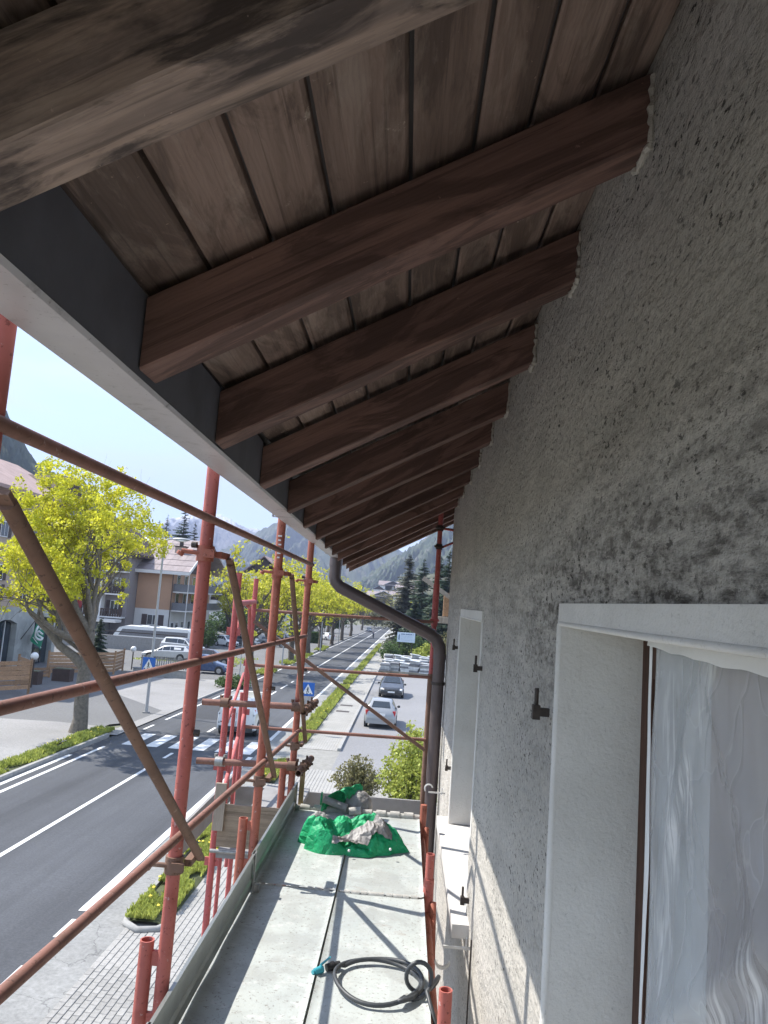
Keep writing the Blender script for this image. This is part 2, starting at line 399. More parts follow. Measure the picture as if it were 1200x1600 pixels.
def ground_mat(name, c, var=.15, sc=.35, fine=22, spots=0, cracks=0, spotc=(.04, .04, .04), rough=.92, tracks=0):
    t = NT(name); v = t.coords()
    col = t.ramp(t.noise(v, sc, 6, .6), [(.3, tuple(x * (1 - var) for x in c)), (.7, tuple(x * (1 + var) for x in c))])
    f = t.noise(v, fine, 5, .75)
    col = t.mix(.6, col, t.ramp(f, [(.3, .55), (.7, 1.3)]), 'MULTIPLY')
    if spots: col = t.mix(t.ramp(t.noise(v, 1.4, 8, .7), [(.58, 0), (.68, spots)]), col, spotc)
    if tracks:
        tn = t.noise(t.coords((1.1, .035, 1)), 1.0, 5, .6, .3); col = t.mix(tracks, col, t.ramp(tn, [(.32, .62), (.68, 1.28)]), 'MULTIPLY')
    h = f
    if cracks:
        vo = t.node('ShaderNodeTexVoronoi', feature='DISTANCE_TO_EDGE'); vo.inputs['Scale'].default_value = .55
        wv = t.node('ShaderNodeVectorMath', operation='ADD'); t.link(v, wv.inputs[0])
        nn = t.node('ShaderNodeTexNoise'); nn.inputs['Scale'].default_value = 1.7; nn.inputs['Detail'].default_value = 6; t.link(v, nn.inputs['Vector'])
        t.link(nn.outputs['Color'], wv.inputs[1]); t.link(wv.outputs[0], vo.inputs['Vector'])
        col = t.mix(t.ramp(vo.outputs['Distance'], [(.002, cracks), (.008, 0)]), col, (.05, .05, .05))
    return t.fin(col, rough, 0, t.bump(h, .4, .006), .3)
M['asphalt'] = ground_mat('road_asphalt', (.076, .080, .088), .12, .22, 22, .22, 0, (.060, .062, .068), tracks=.6)
M['old_asphalt'] = ground_mat('old_gutter_asphalt', (.25, .25, .24), .15, .6, 12, .5, .5, (.15, .15, .145))
M['lot'] = ground_mat('parking_asphalt', (.225, .225, .23), .08, .15, 14)
M['forecourt'] = ground_mat('forecourt_asphalt', (.155, .155, .155), .12, .12, 12, .3, 0, (.13, .13, .13))
M['concrete'] = ground_mat('pale_concrete', (.26, .255, .25), .12, .3, 14)
M['earth'] = ground_mat('earth', (.16, .16, .11), .2, .08, 3)
M['verge'] = ground_mat('verge_soil', (.075, .085, .04), .25, .6, 9)
def m_paver():
    t = NT('paver_stone'); v = t.coords(kind='Generated'); vo = t.coords()
    oi = t.node('ShaderNodeObjectInfo')
    col = t.ramp(t.noise(vo, .5, 5), [(.3, (.26, .255, .24)), (.7, (.33, .32, .30))])
    col = t.mix(.8, col, t.ramp(t.noise(vo, 30, 5, .7), [(.3, .75), (.7, 1.2)]), 'MULTIPLY')
    col = t.mix(1.0, col, t.ramp(oi.outputs['Random'], [(0, .88), (1, 1.1)]), 'MULTIPLY')
    return t.fin(col, .9, 0, t.bump(t.noise(vo, 60, 4), .3, .003), .2)
M['paver'] = m_paver()
def m_paver_far():
    t = NT('paver_surface'); v = t.coords()
    br = t.node('ShaderNodeTexBrick'); br.inputs['Scale'].default_value = 1.0; br.inputs['Brick Width'].default_value = .24
    br.inputs['Row Height'].default_value = .14; br.inputs['Mortar Size'].default_value = .012
    br.inputs['Color1'].default_value = (.35, .34, .32, 1); br.inputs['Color2'].default_value = (.31, .305, .285, 1); br.inputs['Mortar'].default_value = (.19, .185, .17, 1)
    t.link(v, br.inputs['Vector'])
    col = t.mix(.7, br.outputs['Color'], t.ramp(t.noise(v, .5, 6), [(.3, .85), (.7, 1.15)]), 'MULTIPLY')
    return t.fin(col, .9, 0, t.bump(br.outputs['Fac'], -.3, .005), .2)
M['paver_far'] = m_paver_far()
M['joint_sand'] = simple('joint_sand', (.24, .235, .215), .95, 0, .2, 5)
M['kerb'] = simple('kerb_stone', (.30, .295, .28), .9, 0, .2, 5, .3)
M['leaf_yellow'] = leafmat('leaf_yellow', (.40, .43, .03), (.60, .57, .055), .5)
M['leaf_gold'] = leafmat('leaf_gold', (.36, .38, .035), (.52, .49, .06), .5)
M['leaf_bush'] = leafmat('leaf_bush', (.22, .27, .05), (.42, .45, .10), .4)
M['leaf_brown'] = leafmat('leaf_brown', (.13, .125, .055), (.24, .22, .10), .3)
M['leaf_green'] = leafmat('leaf_green', (.05, .09, .03), (.10, .15, .05), .3)
M['needle'] = leafmat('needle', (.018, .036, .022), (.045, .07, .038), .15)
M['needle2'] = leafmat('needle_grey', (.05, .062, .045), (.10, .10, .075), .15)
M['grass'] = leafmat('grass_blade', (.22, .27, .05), (.40, .43, .11), .45)
M['flower'] = simple('dandelion', (.8, .6, .03), .6)
M['bark'] = simple('bark', (.095, .08, .065), .95, 0, .45, 9, .8)
M['bark_light'] = simple('bark_light', (.15, .13, .105), .95, 0, .4, 9, .8)
M['glass'] = NT('window_glass').fin((.03, .04, .05), .06, 0, None, .8)
M['car_glass'] = NT('car_glass').fin((.025, .032, .038), .04, 0, None, .9)
M['tail'] = NT('tail_light').fin((.45, .02, .03), .2)
M['head'] = NT('head_light').fin((.62, .64, .66), .12, .2)
M['rim'] = simple('wheel_rim', (.42, .42, .43), .3, .8, .15)
M['plastic_black'] = simple('black_plastic', (.03, .03, .032), .5)
# ------------------------------------------------------------------ ground, road, pavements
def sheet(name, x0, x1, y0, y1, dz, mat, nx=1, ny=1, kind='structure', parent=None):
    m = MB(); m.grid(lambda u, v: (x0 + (x1 - x0) * u, y0 + (y1 - y0) * v, gz(y0 + (y1 - y0) * v) + dz), nx, ny)
    o = obj(name, m, mat, parent)
    if parent is None: o['kind'] = kind
    return o
def poly_sheet(name, pts, dz, mat):
    m = MB(); m.add([(x, y, gz(y) + dz) for x, y in pts], [tuple(range(len(pts)))])
    o = obj(name, m, mat); o['kind'] = 'structure'; return o
def strip(x0, x1, y0, y1, dz, m): m.add([(x0, y0, gz(y0) + dz), (x1, y0, gz(y0) + dz), (x1, y1, gz(y1) + dz), (x0, y1, gz(y1) + dz)], [(0, 1, 2, 3)])
sheet('ground', -3000, 3000, -300, 3000, -.06, M['earth'], 6, 6)
RL, RC, RR = -11.9, -9.0, -5.85
sheet('road', RL - .55, RR + .06, -40, 330, 0, M['asphalt'], 1, 40)
sheet('road_gutter', RR + .06, -4.86, -40, 330, 0, M['old_asphalt'], 1, 40)
sheet('pavement_bed', -4.86, .45, -12, 34, .0, M['joint_sand'], 1, 8)
sheet('pavement', -4.86, -2.62, 34, 330, .012, M['paver_far'], 1, 20)
sheet('parking_lot', -2.5, 60, 20, 88, .006, M['lot'], 1, 8)
poly_sheet('forecourt', [(-29, 24), (RL - 1.75, 24), (RL - 1.75, 36), (-12.45, 38), (-12.45, 330), (-80, 330), (-80, 24)], .03, M['forecourt'])
poly_sheet('concrete_path', [(-29.5, 26.0), (-13.65, 26.0), (-13.65, 33.0), (-12.9, 35.2), (-16, 35.6), (-29.5, 34.0)], .036, M['concrete'])
poly_sheet('concrete_apron', [(-12.5, 41.0), (-12.5, 60), (-20.0, 58), (-20.5, 50.5), (-17.0, 46.2)], .036, M['concrete'])
poly_sheet('kerb_ramp', [(-12.95, 33.4), (-12.3, 33.4), (-12.3, 45), (-12.9, 45)], .045, M['concrete'])
# ---- painted markings: every stroke one object
mk = []
def mark(name, x0, x1, y0, y1, dz=.006):
    m = MB(); strip(x0, x1, y0, y1, dz, m); o = obj(name, m, M['white_paint']); o['kind'] = 'structure'; return o
mark('road_line', RL - .05, RL + .09, -20, 31.0)
mark('road_line', RL - .55, RL - .38, 20, 29.0)
mark('road_line', RL - .02, RL + .1, 35.6, 37.0); mark('road_line', RL - .02, RL + .1, 38.8, 330)
mark('road_line', RC - .06, RC + .07, -20, 28.6); mark('road_line', RC - .06, RC + .07, 29.7, 30.8)
mark('road_line', RR - .16, RR + .04, 15.3, 31.2); mark('road_line', RR - .1, RR + .08, 14.1, 14.9)
mark('road_line', RR - .1, RR + .06, 11.9, 13.0); mark('road_line', RR - .1, RR + .06, 9, 10)
mark('road_line', RR - .12, RR + .06, 35.2, 330)
y = 36.2
while y < 80:
    mark('road_line', RC - .06, RC + .07, y, y + (3.2 if int(y) % 2 else 1.4)); y += 5.2
mark('road_line', RC - .07, RC + .07, 82, 330)
for i in range(6): mark('crosswalk_stripe', RL + .45 + i * .98, RL + .97 + i * .98, 31.7, 34.6)
for k in range(2): mark('crosswalk_stripe', RL + .5, RL + 2.6, 52.5 + k * 1.1, 52.9 + k * 1.1)
# dark tar patches on the road
tar = ground_mat('tar_patch', (.055, .057, .062), .1, .3, 20)
for (a, b, c, d) in ((RC + .2, RR - .3, 118, 126), (RL + .3, RC - .3, 40, 47), (RL + .2, RR - .3, 92, 95)):
    m = MB(); strip(a, b, c, d, .003, m); obj('tar_patch', m, tar)['kind'] = 'structure'
# ---- kerbs
def kerb(x, y0, y1, w=.14, h=.13, name='kerb'):
    m = MB(); n = max(1, int((y1 - y0) / 1.0))
    for i in range(n):
        a = y0 + (y1 - y0) * i / n; b = y0 + (y1 - y0) * (i + 1) / n - .012
        p = [(x - w / 2, gz(a) - .05), (x + w / 2, gz(a) - .05), (x + w / 2, gz(a) + h), (x - w / 2 + .02, gz(a) + h), (x - w / 2, gz(a) + h - .02)]
        mm = MB(); mm.prism(p, a, b, 1)
        vs = [(vx, vy, vz + (gz(b) - gz(a) if vy > (a + b) / 2 else 0)) for vx, vy, vz in mm.v]
        m.add(vs, mm.f)
    return struct(name, m, M['kerb'])
kerb(RL - .72, 2, 33.2, .16, .14); kerb(-12.5, 46, 200, .16, .12); kerb(-2.56, 34.0, 88, .14, .13)
kerb(-4.98, 15.2, 23.2, .1, .1); kerb(-4.98, 27.0, 30.2, .1, .1); kerb(-4.98, 35.0, 150, .1, .1)
m = MB()
m.path([(-4.98, 15.25, gz(15) + .04), (-4.9, 14.85, gz(15) + .04), (-4.6, 14.6, gz(15) + .04), (-4.25, 14.7, gz(15) + .04), (-4.08, 15.0, gz(15) + .04)], .07, 8)
m.path([(-4.98, 15.25, gz(15) + .02), (-4.98, 16.0, gz(15) + .02)], .07, 8)
struct('kerb_end', m, M['kerb'], smooth=60)
# ---- pavers: the ones nearest the lens singly, the rest in one mesh
def paver_proto(w, d):
    m = MB(); b = .006
    m.add([(-w / 2, -d / 2, 0), (w / 2, -d / 2, 0), (w / 2, d / 2, 0), (-w / 2, d / 2, 0), (-w / 2, -d / 2, .02), (w / 2, -d / 2, .02), (w / 2, d / 2, .02), (-w / 2, d / 2, .02),
           (-w / 2 + b, -d / 2 + b, .028), (w / 2 - b, -d / 2 + b, .028), (w / 2 - b, d / 2 - b, .028), (-w / 2 + b, d / 2 - b, .028)],
          [(0, 1, 5, 4), (1, 2, 6, 5), (2, 3, 7, 6), (3, 0, 4, 7), (4, 5, 9, 8), (5, 6, 10, 9), (6, 7, 11, 10), (7, 4, 8, 11), (8, 9, 10, 11)])
    return m
pv_parent = [o for o in COL.objects if o.name == 'pavement_bed'][0]
pm = paver_proto(.112, .212); pme = None; rest = MB(); cnt = 0
for r in range(int((30 - 8.6) / .22)):
    for c in range(42):
        x = -4.80 + c * .12; y = 8.6 + r * .22 + (.11 if c % 2 else 0)
        if x > -.05: continue
        if -4.95 < x < -4.15 and (14.8 < y < 23.2 or 27 < y < 30.2): continue
        z = gz(y) - .015 + random.uniform(-.0015, .002)
        vis = y > 9.9 and x < -2.3
        if vis and cnt < 300:
            if pme is None:
                o = obj('paver', pm, M['paver'], pv_parent, local=True); pme = o.data
            else:
                o = bpy.data.objects.new('paver', pme); COL.objects.link(o); o.parent = pv_parent
            o.location = (x, y, z); o.rotation_euler = (R_(-.86) + random.uniform(-.006, .006), random.uniform(-.008, .008), 0); cnt += 1
        else:
            rest.add([(a + x, b + y, cc + z) for a, b, cc in pm.v], pm.f)
obj('paver', rest, M['paver'], pv_parent)['kind'] = 'stuff'
# manhole covers in the pavement
for y in (46.8, 49.8):
    m = MB(); m.bb((-3.9, y, gz(y) + .0), (-3.1, y + .55, gz(y) + .02)); tag(obj('manhole_cover', m, M['iron']), None, None, None, 'structure')
# ---- grass strips
def grass(name, x0, x1, y0, y1, n, h, flowers=0, edge=.12):
    m = MB(); rr = random.Random(int(y0 * 10))
    for i in range(n):
        x = rr.uniform(x0, x1); y = rr.uniform(y0, y1); k = noise.noise(Vector((x * 2, y * .8, 3)))
        if k < -.28: continue
        hh = h * rr.uniform(.4, 1.15) * (1 + .6 * k); a = rr.uniform(0, 6.28); w = .014 * (1 + y / 22)
        dx, dy = math.cos(a) * w, math.sin(a) * w; lx, ly = rr.uniform(-.5, .5) * hh, rr.uniform(-.5, .5) * hh
        z = gz(y) + edge
        m.add([(x - dx, y - dy, z), (x + dx, y + dy, z), (x + lx * .4 + dx * .7, y + ly * .4 + dy * .7, z + hh * .6), (x + lx, y + ly, z + hh), (x + lx * .4 - dx * .7, y + ly * .4 - dy * .7, z + hh * .6)], [(0, 1, 2, 3, 4)], 0)
    for i in range(flowers):
        x = rr.uniform(x0, x1); y = rr.uniform(y0, y1); z = gz(y) + edge + h * .9
        s = .03; m.add([(x - s, y - s, z), (x + s, y - s, z + .01), (x + s, y + s, z), (x - s, y + s, z + .012), (x, y, z + .03)], [(0, 1, 4), (1, 2, 4), (2, 3, 4), (3, 0, 4)], 1)
    return tag(obj(name, m, [M['grass'], M['flower']]), None, None, None, 'stuff')
def soil(x0, x1, y0, y1, h=.06):
    m = MB(); m.grid(lambda u, v: (x0 + (x1 - x0) * u, y0 + (y1 - y0) * v, gz(y0 + (y1 - y0) * v) + .02 + h * math.sin(math.pi * min(1, max(0, u))) ** .5), 8, max(2, int(y1 - y0)))
    return struct('verge', m, M['verge'])
for (a, b, c, d, n, h, fl) in ((-4.94, -4.14, 14.9, 23.0, 12000, .125, 30), (-4.9, -4.2, 27, 30.1, 1800, .2, 6), (-4.9, -4.15, 35, 62, 6500, .2, 10), (-4.9, -4.2, 64, 78, 2200, .2, 0), (-4.9, -4.2, 80, 150, 3500, .2, 0),
                               (-13.55, -12.7, 8, 34.2, 12000, .16, 25)):
    soil(a, b, c, d); grass('grass', a, b, c, d, n, h, fl)
for (x, y) in ((-12.0, 68.5), (-12.1, 82), (-12.0, 90), (-12.2, 97), (-12.1, 112), (-12.3, 118)):
    grass('grass', x - .9, x + .4, y - 2, y + 2.2, 900, .3, 0, .1)
grass('grass', -26, -16, 72, 84, 1500, .2, 0, .05)
# ------------------------------------------------------------------ the house whose wall and eaves fill the right of the view
H = CAMZ
house = thing('plastered_house', 'grey roughcast house with dark timber eaves and white plastered window openings', 'house', (3.5, 3.3, 0))
WX = .45
W1 = (.55, 2.2, 4.5, H - .028); W2 = (4.47, 6.17, 4.5, H - .075)
def soff(x): return H + .6 + .55 * (x + .62)          # underside of the boards
def rbot(x): return H + .43 + .545 * (x + .60)        # underside of the rafters
def wall_mesh():
    def cuts(a, b, fixed, step):
        fs = sorted([a, b] + [f for f in fixed if a < f < b]); out = []
        for p, q in zip(fs, fs[1:]):
            n = max(1, round((q - p) / step)); out += [p + (q - p) * i / n for i in range(n)]
        return out + [b]
    ys = cuts(-1.6, 8.1, [W1[0], W1[1], W2[0], W2[1]], .045)
    top = soff(WX) + .02
    zs = cuts(-.15, 3.6, [], .5)[:-1] + cuts(3.6, top, [W1[2], W1[3], W2[3]], .045)
    edge_y = {round(v, 4) for v in (W1[0], W1[1], W2[0], W2[1], 8.1)}; edge_z = {round(v, 4) for v in (W1[2], W1[3], W2[3])}
    m = MB(); ny = len(ys); vs = []
    for z in zs:
        for y in ys:
            d = .010 * noise.fractal(Vector((0, y * 2.2, z * 2.2)), 1.0, 2.0, 3) + .005 * noise.noise(Vector((4, y * 9, z * 9)))
            vs.append((WX - max(-.004, d * .6), y, z))
    fs = []
    for j in range(len(zs) - 1):
        for i in range(ny - 1):
            cy, cz = (ys[i] + ys[i + 1]) / 2, (zs[j] + zs[j + 1]) / 2
            if any(w[0] < cy < w[1] and w[2] < cz < w[3] for w in (W1, W2)): continue
            fs.append((j * ny + i, j * ny + i + 1, (j + 1) * ny + i + 1, (j + 1) * ny + i)[::-1])
    return m.add(vs, fs)
obj('wall', wall_mesh(), M['wall'], house, 60)
m = MB()   # end and back walls of the house, with the gable
gab = [(WX + .003, -.15), (6.6, -.15), (6.6, soff(WX)), (3.5, soff(3.5)), (WX + .003, soff(WX))]
m.prism(gab, 7.86, 8.1, 1); m.prism(gab, -1.6, -1.4, 1)
m.bb((6.4, -1.39, -.15), (6.6, 7.85, soff(WX)))
obj('gable_wall', m, M['wall'], house)
def window(w, plastic):
    y0, y1, z0, z1 = w; XI = .68
    p = obj('window', MB().bb((.80, y0 - .1, z0 - .1), (.83, y1 + .1, z1 + .1)), M['dark'], house)
    m = MB(); m.prism([(WX - .004, z0 + .004), (XI, z0 + .004), (XI, z1 - .004), (WX - .004, z1 - .004)], y1 - .012, y1 + .05, 1); obj('reveal', m, M['reveal'], p); m = MB()
    m.prism([(WX - .004, z0 + .004), (XI, z0 + .004), (XI, z1 - .004), (WX - .004, z1 - .004)], y0 - .05, y0 + .012, 1)
    obj('reveal', m, M['reveal'], p)
    m2 = MB(); m2.prism([(WX - .0095, z1 - .001), (WX - .009, z1 + .058), (WX + .012, z1 + .06), (.8, z1 + .06), (.8, z1 - .002)], y0 - .06, y1 + .008, 1)
    obj('lintel', m2, M['reveal'], p)
    m = MB(); m.path([(WX - .004, y1 - .004, z1 + .001), (WX - .006, (y0 + y1) / 2, z1 - .002), (WX - .004, y0, z1)], .008, 8); obj('corner_bead', m, M['reveal'], p, 60)
    m = MB(); m.path([(WX - .001, y1 + .002, z0), (WX + .001, y1 - .001, (z0 + z1) / 2), (WX - .001, y1 + .002, z1)], .013, 8); obj('corner_bead', m, M['reveal'], p, 60)
    m = MB(); m.bb((.36, y0 - .18, z0 - .07), (.80, y1 + .2, z0)); obj('window_sill', m, M['sill'], p)
    fm = MB()
    fm.bb((XI, y1 - .10, z0 + .003), (XI + .07, y1 - .012, z1 - .004)); fm.bb((XI, y0 + .012, z0 + .003), (XI + .07, y0 + .10, z1 - .004))
    fm.bb((XI, y0 + .10, z1 - .13), (XI + .07, y1 - .10, z1 - .004)); fm.bb((XI, y0 + .10, z0 + .003), (XI + .07, y1 - .10, z0 + .09))
    obj('window_frame', fm, M['frame_wood'], p)
    mid = (y0 + y1) / 2
    for a, b in ((y0 + .10, mid - .03), (mid + .03, y1 - .10)):
        s = MB(); s.bb((XI + .02, a, z0 + .09), (XI + .06, a + .06, z1 - .13)); s.bb((XI + .02, b - .06, z0 + .09), (XI + .06, b, z1 - .13))
        s.bb((XI + .02, a + .06, z1 - .2), (XI + .06, b - .06, z1 - .13)); s.bb((XI + .02, a + .06, z0 + .09), (XI + .06, b - .06, z0 + .17))
        obj('sash', s, M['sash'], p)
        g = MB(); g.bb((XI + .035, a + .06, z0 + .17), (XI + .045, b - .06, z1 - .2)); obj('pane', g, M['glass'], p)
    return p
M['sill'] = simple('stone_sill', (.60, .59, .57), .8, 0, .12, 6, .15)
M['frame_wood'] = wood('window_frame_wood', (.12, .06, .04), (.06, .03, .02), None, 'Z', .3)
M['sash'] = simple('pale_sash', (.42, .46, .48), .5, 0, .1)
win1 = window(W1, True); win2 = window(W2, False)
# boards of the soffit, laid along the eaves
xs = [-.755, -.61, -.475, -.347, -.219, -.055, .077, .195, .335, .455]
rr = random.Random(3)
def x_in(y): return -.555 - .022 * y
def x_out(y): return -.675 - .020 * y
for a, b in zip(xs, xs[1:]):
    g = .0045; a2, b2 = a + g, b - g; j = rr.uniform(-.003, .003); c = .006
    m = MB(); n = 10; vs = []
    y0 = -1.7; y1 = 9.62
    if x_in(y0) - .02 > a2: y0 = max(y0, (-(b2 - .03) - .535) / .022 if b2 < -.6 else y0)
    for k in range(n + 1):
        y = y0 + (y1 - y0) * k / n; l = max(a2, x_in(y) - .02)
        vs += [(l + c, y, soff(l + c) + j), (l, y, soff(l) + c + j), (l, y, soff(l) + .024), (b2, y, soff(b2) + .024), (b2, y, soff(b2) + c + j), (b2 - c, y, soff(b2 - c) + j)]
    fs = [(k * 6 + q, k * 6 + (q + 1) % 6, (k + 1) * 6 + (q + 1) % 6, (k + 1) * 6 + q) for k in range(n) for q in range(6)] + [(5, 4, 3, 2, 1, 0), tuple(n * 6 + q for q in range(6))]
    m.add(vs, fs)
    obj('soffit_board', m, M['plank'], house, fix=True)
m = MB(); e0, e1 = x_out(-1.72) + .03, x_out(9.66) + .03
vs = [(q, y, soff(q) + d) for y, e in ((-1.72, e0), (9.66, e1)) for q, d in ((e, .026), (3.5, .026), (3.5, .14), (e, .14))]
m.add(vs, [(3, 2, 1, 0), (4, 5, 6, 7), (0, 1, 5, 4), (2, 3, 7, 6), (3, 0, 4, 7)])
m.prism([(3.51, soff(3.5) + .026), (7.9, soff(3.5) - 2.39), (7.96, soff(3.5) - 2.30), (3.51, soff(3.5) + .14)], -1.72, 9.66, 1)
obj('roof', m, simple('roof_covering', (.09, .08, .08), .8, 0, .2, 3, .2), house)
m = MB(); m.prism([(.459, soff(.459)), (3.49, soff(3.49)), (3.49, soff(3.49) + .022), (.459, soff(.459) + .022)], 8.1, 9.6, 1); obj('gable_soffit', m, M['plank'], house)
raf_y = [-.62, .08, .785, 1.485, 2.165, 2.93, 3.73, 4.43, 5.18, 5.92, 6.66, 7.40, 8.14, 8.86, 9.48]
for i, y in enumerate(raf_y):
    xe = x_in(y + .05) + .004; w = .105
    xw = WX + .06 if y < 8.0 else 3.3
    # local frame: X runs up the slope so that the grain follows the timber
    sl = math.atan(.545); ex = xe
    L = (xw - xe) / math.cos(sl); hh = .158 * math.cos(sl)
    e = bpy.data.objects.new('rafter', bpy.data.meshes.new('rafter')); COL.objects.link(e)
    m = MB(); b = .004; t = math.tan(sl)
    # square-cut end is plumb: shear the ends so that they are vertical
    prof = []
    def P(u, h): return (u, h)
    quad = [(0, 0), (L, 0), (L - hh * t * 0, hh), (hh * -t * -1 * 0, hh)]
    ring = [(b, 0), (w - b, 0), (w, b), (w, hh - b), (w - b, hh), (b, hh), (0, hh - b), (0, b)]
    nseg = 14; vs = []
    for k in range(nseg + 1):
        for q, (yy, h) in enumerate(ring):
            u = L * k / nseg + h * t * (1 if k == 0 else (0 if k < nseg else 1))
            wob = .0022 * noise.noise(Vector((k * .9, q * 1.7, i * 3.1)))
            vs.append((u, yy + wob, h + wob))
    n8 = 8
    fs = [(k * n8 + q, k * n8 + (q + 1) % n8, (k + 1) * n8 + (q + 1) % n8, (k + 1) * n8 + q)[::-1] for k in range(nseg) for q in range(n8)]
    fs += [tuple(range(8)), tuple(nseg * 8 + q for q in range(7, -1, -1))]
    e.data.from_pydata(vs, [], fs); e.data.materials.append(M['rafter_grey'] if i <= 2 else M['rafter'])
    e.parent = house
    e.location = Vector((xe, y, rbot(xe))) - house.location; e.rotation_euler = (0, -sl, 0)
for i, y in enumerate(raf_y):
    if y > 7.9 or y < -.7: continue
    zb = rbot(WX - .01); rq = random.Random(i)
    pts = [(WX - .002, y - .004, zb + .15), (WX - .004, y - .005, zb + .07), (WX - .005, y - .002, zb + .0), (WX - .006, y + .03, zb - .006), (WX - .006, y + .075, zb - .007), (WX - .005, y + .108, zb - .002), (WX - .004, y + .112, zb + .07), (WX - .002, y + .11, zb + .15)]
    dense = []
    for a_, b_ in zip(pts, pts[1:]):
        for k in range(5): q = Vector(a_).lerp(Vector(b_), k / 5); dense.append(q + Vector((rq.uniform(-.003, .002), rq.uniform(-.004, .004), rq.uniform(-.004, .004))))
    obj('mortar_collar', MB().path(dense, [rq.uniform(.004, .012) for _ in dense], 6), M['wall_pale'] if 'wall_pale' in M else M.setdefault('wall_pale', simple('pale_mortar', (.42, .39, .34), .95, 0, .25, 30, .5)), house)
# dark board behind the gutter, gutter and downpipe
m = MB()
ys = [-1.7 + i * (9.62 + 1.7) / 12 for i in range(13)]
for a, b in zip(ys, ys[1:]):
    n0 = len(m.v)
    m.add([(x_in(a) - .03, a, H + .425), (x_in(a), a, H + .425), (x_in(a), a, H + .60), (x_in(a) - .03, a, H + .60),
           (x_in(b) - .03, b, H + .425), (x_in(b), b, H + .425), (x_in(b), b, H + .60), (x_in(b) - .03, b, H + .60)],
          [(1, 5, 6, 2), (0, 1, 2, 3)[::-1], (0, 4, 5, 1)[::-1], (3, 2, 6, 7), (0, 3, 7, 4)])
obj('fascia_board', m, M['fascia'], house)
gut = MB()
def gprof(y):
    o, i = x_out(y), x_in(y)
    return [(i - .033, H + .60), (i - .033, H + .432), (i + .002, H + .424), (i - .004, H + .415), (o + .012, H + .415), (o, H + .425), (o - .004, H + .545), (o + .014, H + .558), (o + .016, H + .546), (o + .006, H + .54), (o + .010, H + .43), (i - .035, H + .436), (i - .036, H + .6)]
vs = []; fs = []; k = len(gprof(0))
for y in ys: vs += [(x, y, z) for x, z in gprof(y)]
fs = [(i * k + j, i * k + (j + 1) % k, (i + 1) * k + (j + 1) % k, (i + 1) * k + j) for i in range(len(ys) - 1) for j in range(k)]
gut.add(vs, fs); gut.add([(x, ys[-1], z) for x, z in gprof(ys[-1])[1:9]], [tuple(range(8))])
g_o = obj('gutter', gut, M['gutter'], house, 40, fix=True)
for y in (4.02, 7.2):
    m = MB(); m.add([], []); o_, i_ = x_out(y), x_in(y)
    m.bb((o_ - .006, y, H + .4125), (i_ + .003, y + .035, H + .4148)); m.bb((o_ - .008, y, H + .4125), (o_ - .0045, y + .035, H + .55)); obj('joint_strip', m, M['gutter'], g_o)
DY = 7.85
dp = MB(); r = .064
d0 = Vector((x_out(DY) + .06, DY, H + .43))
pts = [d0, d0 + Vector((0, 0, -.22)), d0 + Vector((.015, 0, -.265)), d0 + Vector((.06, 0, -.315)), Vector((.26, DY, H - .305)), Vector((.325, DY, H - .35)), Vector((.365, DY, H - .43)), Vector((.372, DY, H - .52))]
dp.path(pts, r, 18, False)
o = obj('downpipe', dp, M['pipe'], house, 50)
m = MB(); m.tube((.372, DY, H - .49), (.372, DY, .1), r * .965, n=18, cap=False); obj('downpipe_leg', m, M['pipe'], o, 50)
for a_, b_, k_ in ((d0 + Vector((0, 0, -.02)), d0 + Vector((0, 0, -.10)), .005), ((.255, DY, H - .303), (.285, DY, H - .318), .005), ((.372, DY, H - .5), (.372, DY, H - .55), .004)):
    m = MB(); m.tube(a_, b_, r + k_, n=18); obj('sleeve', m, M['pipe'], o, 50)
m = MB(); m.path([d0 + Vector((.045, -r * .9, -.30)), Vector((.25, DY - r * .98, H - .300))], .006, 6); obj('seam', m, M['pipe'], o, 50)
m = MB(); m.tube((.372, DY, H - .78), (.372, DY, H - .81), r + .006, n=18); m.tube((.40, DY, H - .795), (.46, DY, H - .795), .008); obj('pipe_clamp', m, M['iron'], o); m = MB(); m.tube((.372, DY, H - 2.6), (.372, DY, H - 2.63), r + .006, n=18); obj('pipe_clamp', m, M['iron'], o)
# shutter hinge pins and hold-backs left in the wall
for (y, z) in ((2.335, H - .29), (2.335, H - 1.32), (4.33, H - .33), (6.32, H - .33), (6.32, H - 1.30), (4.33, H - 1.58)):
    m = MB(); m.bb((WX - .045, y - .011, z - .02), (WX + .01, y + .011, z + .004)); m.bb((WX - .05, y - .013, z - .03), (WX - .028, y + .013, z + .012)); m.tube((WX - .039, y, z + .01), (WX - .039, y, z + .062), .0065)
    obj('hinge_pin', m, M['iron'], house)
for (y, z) in ((4.12, H - 1.745), (6.95, H - 1.66)):
    m = MB(); m.bar((WX + .01, y, z), (WX - .145, y, z), .007, .013); m.bb((WX - .03, y - .006, z - .012), (WX - .022, y + .006, z + .05))
    m.path([(WX - .145 + .036 * math.cos(t) - .0, y - .018, z - .03 + .036 * math.sin(t) - .03) for t in [math.pi * (1.0 + k / 9.) for k in range(10)]] if y < 5 else [(WX - .145 + .036 * math.cos(t), y, z + .03 + .036 * math.sin(t)) for t in [math.pi * (.1 + k / 9.) for k in range(11)]], [.004 + .006 * math.sin(math.pi * k / 9.) for k in range(10)] if y < 5 else .007, 6)
    obj('shutter_hook', m, M['hook'], house)
# thin cracks and a cable down the wall
m = MB(); m.path([(WX - .012, 4.02, H - 1.66), (WX - .012, 4.03, H - 2.1), (WX - .012, 4.01, H - 2.6)], .004, 6); obj('wall_cable', m, M['iron'], house)

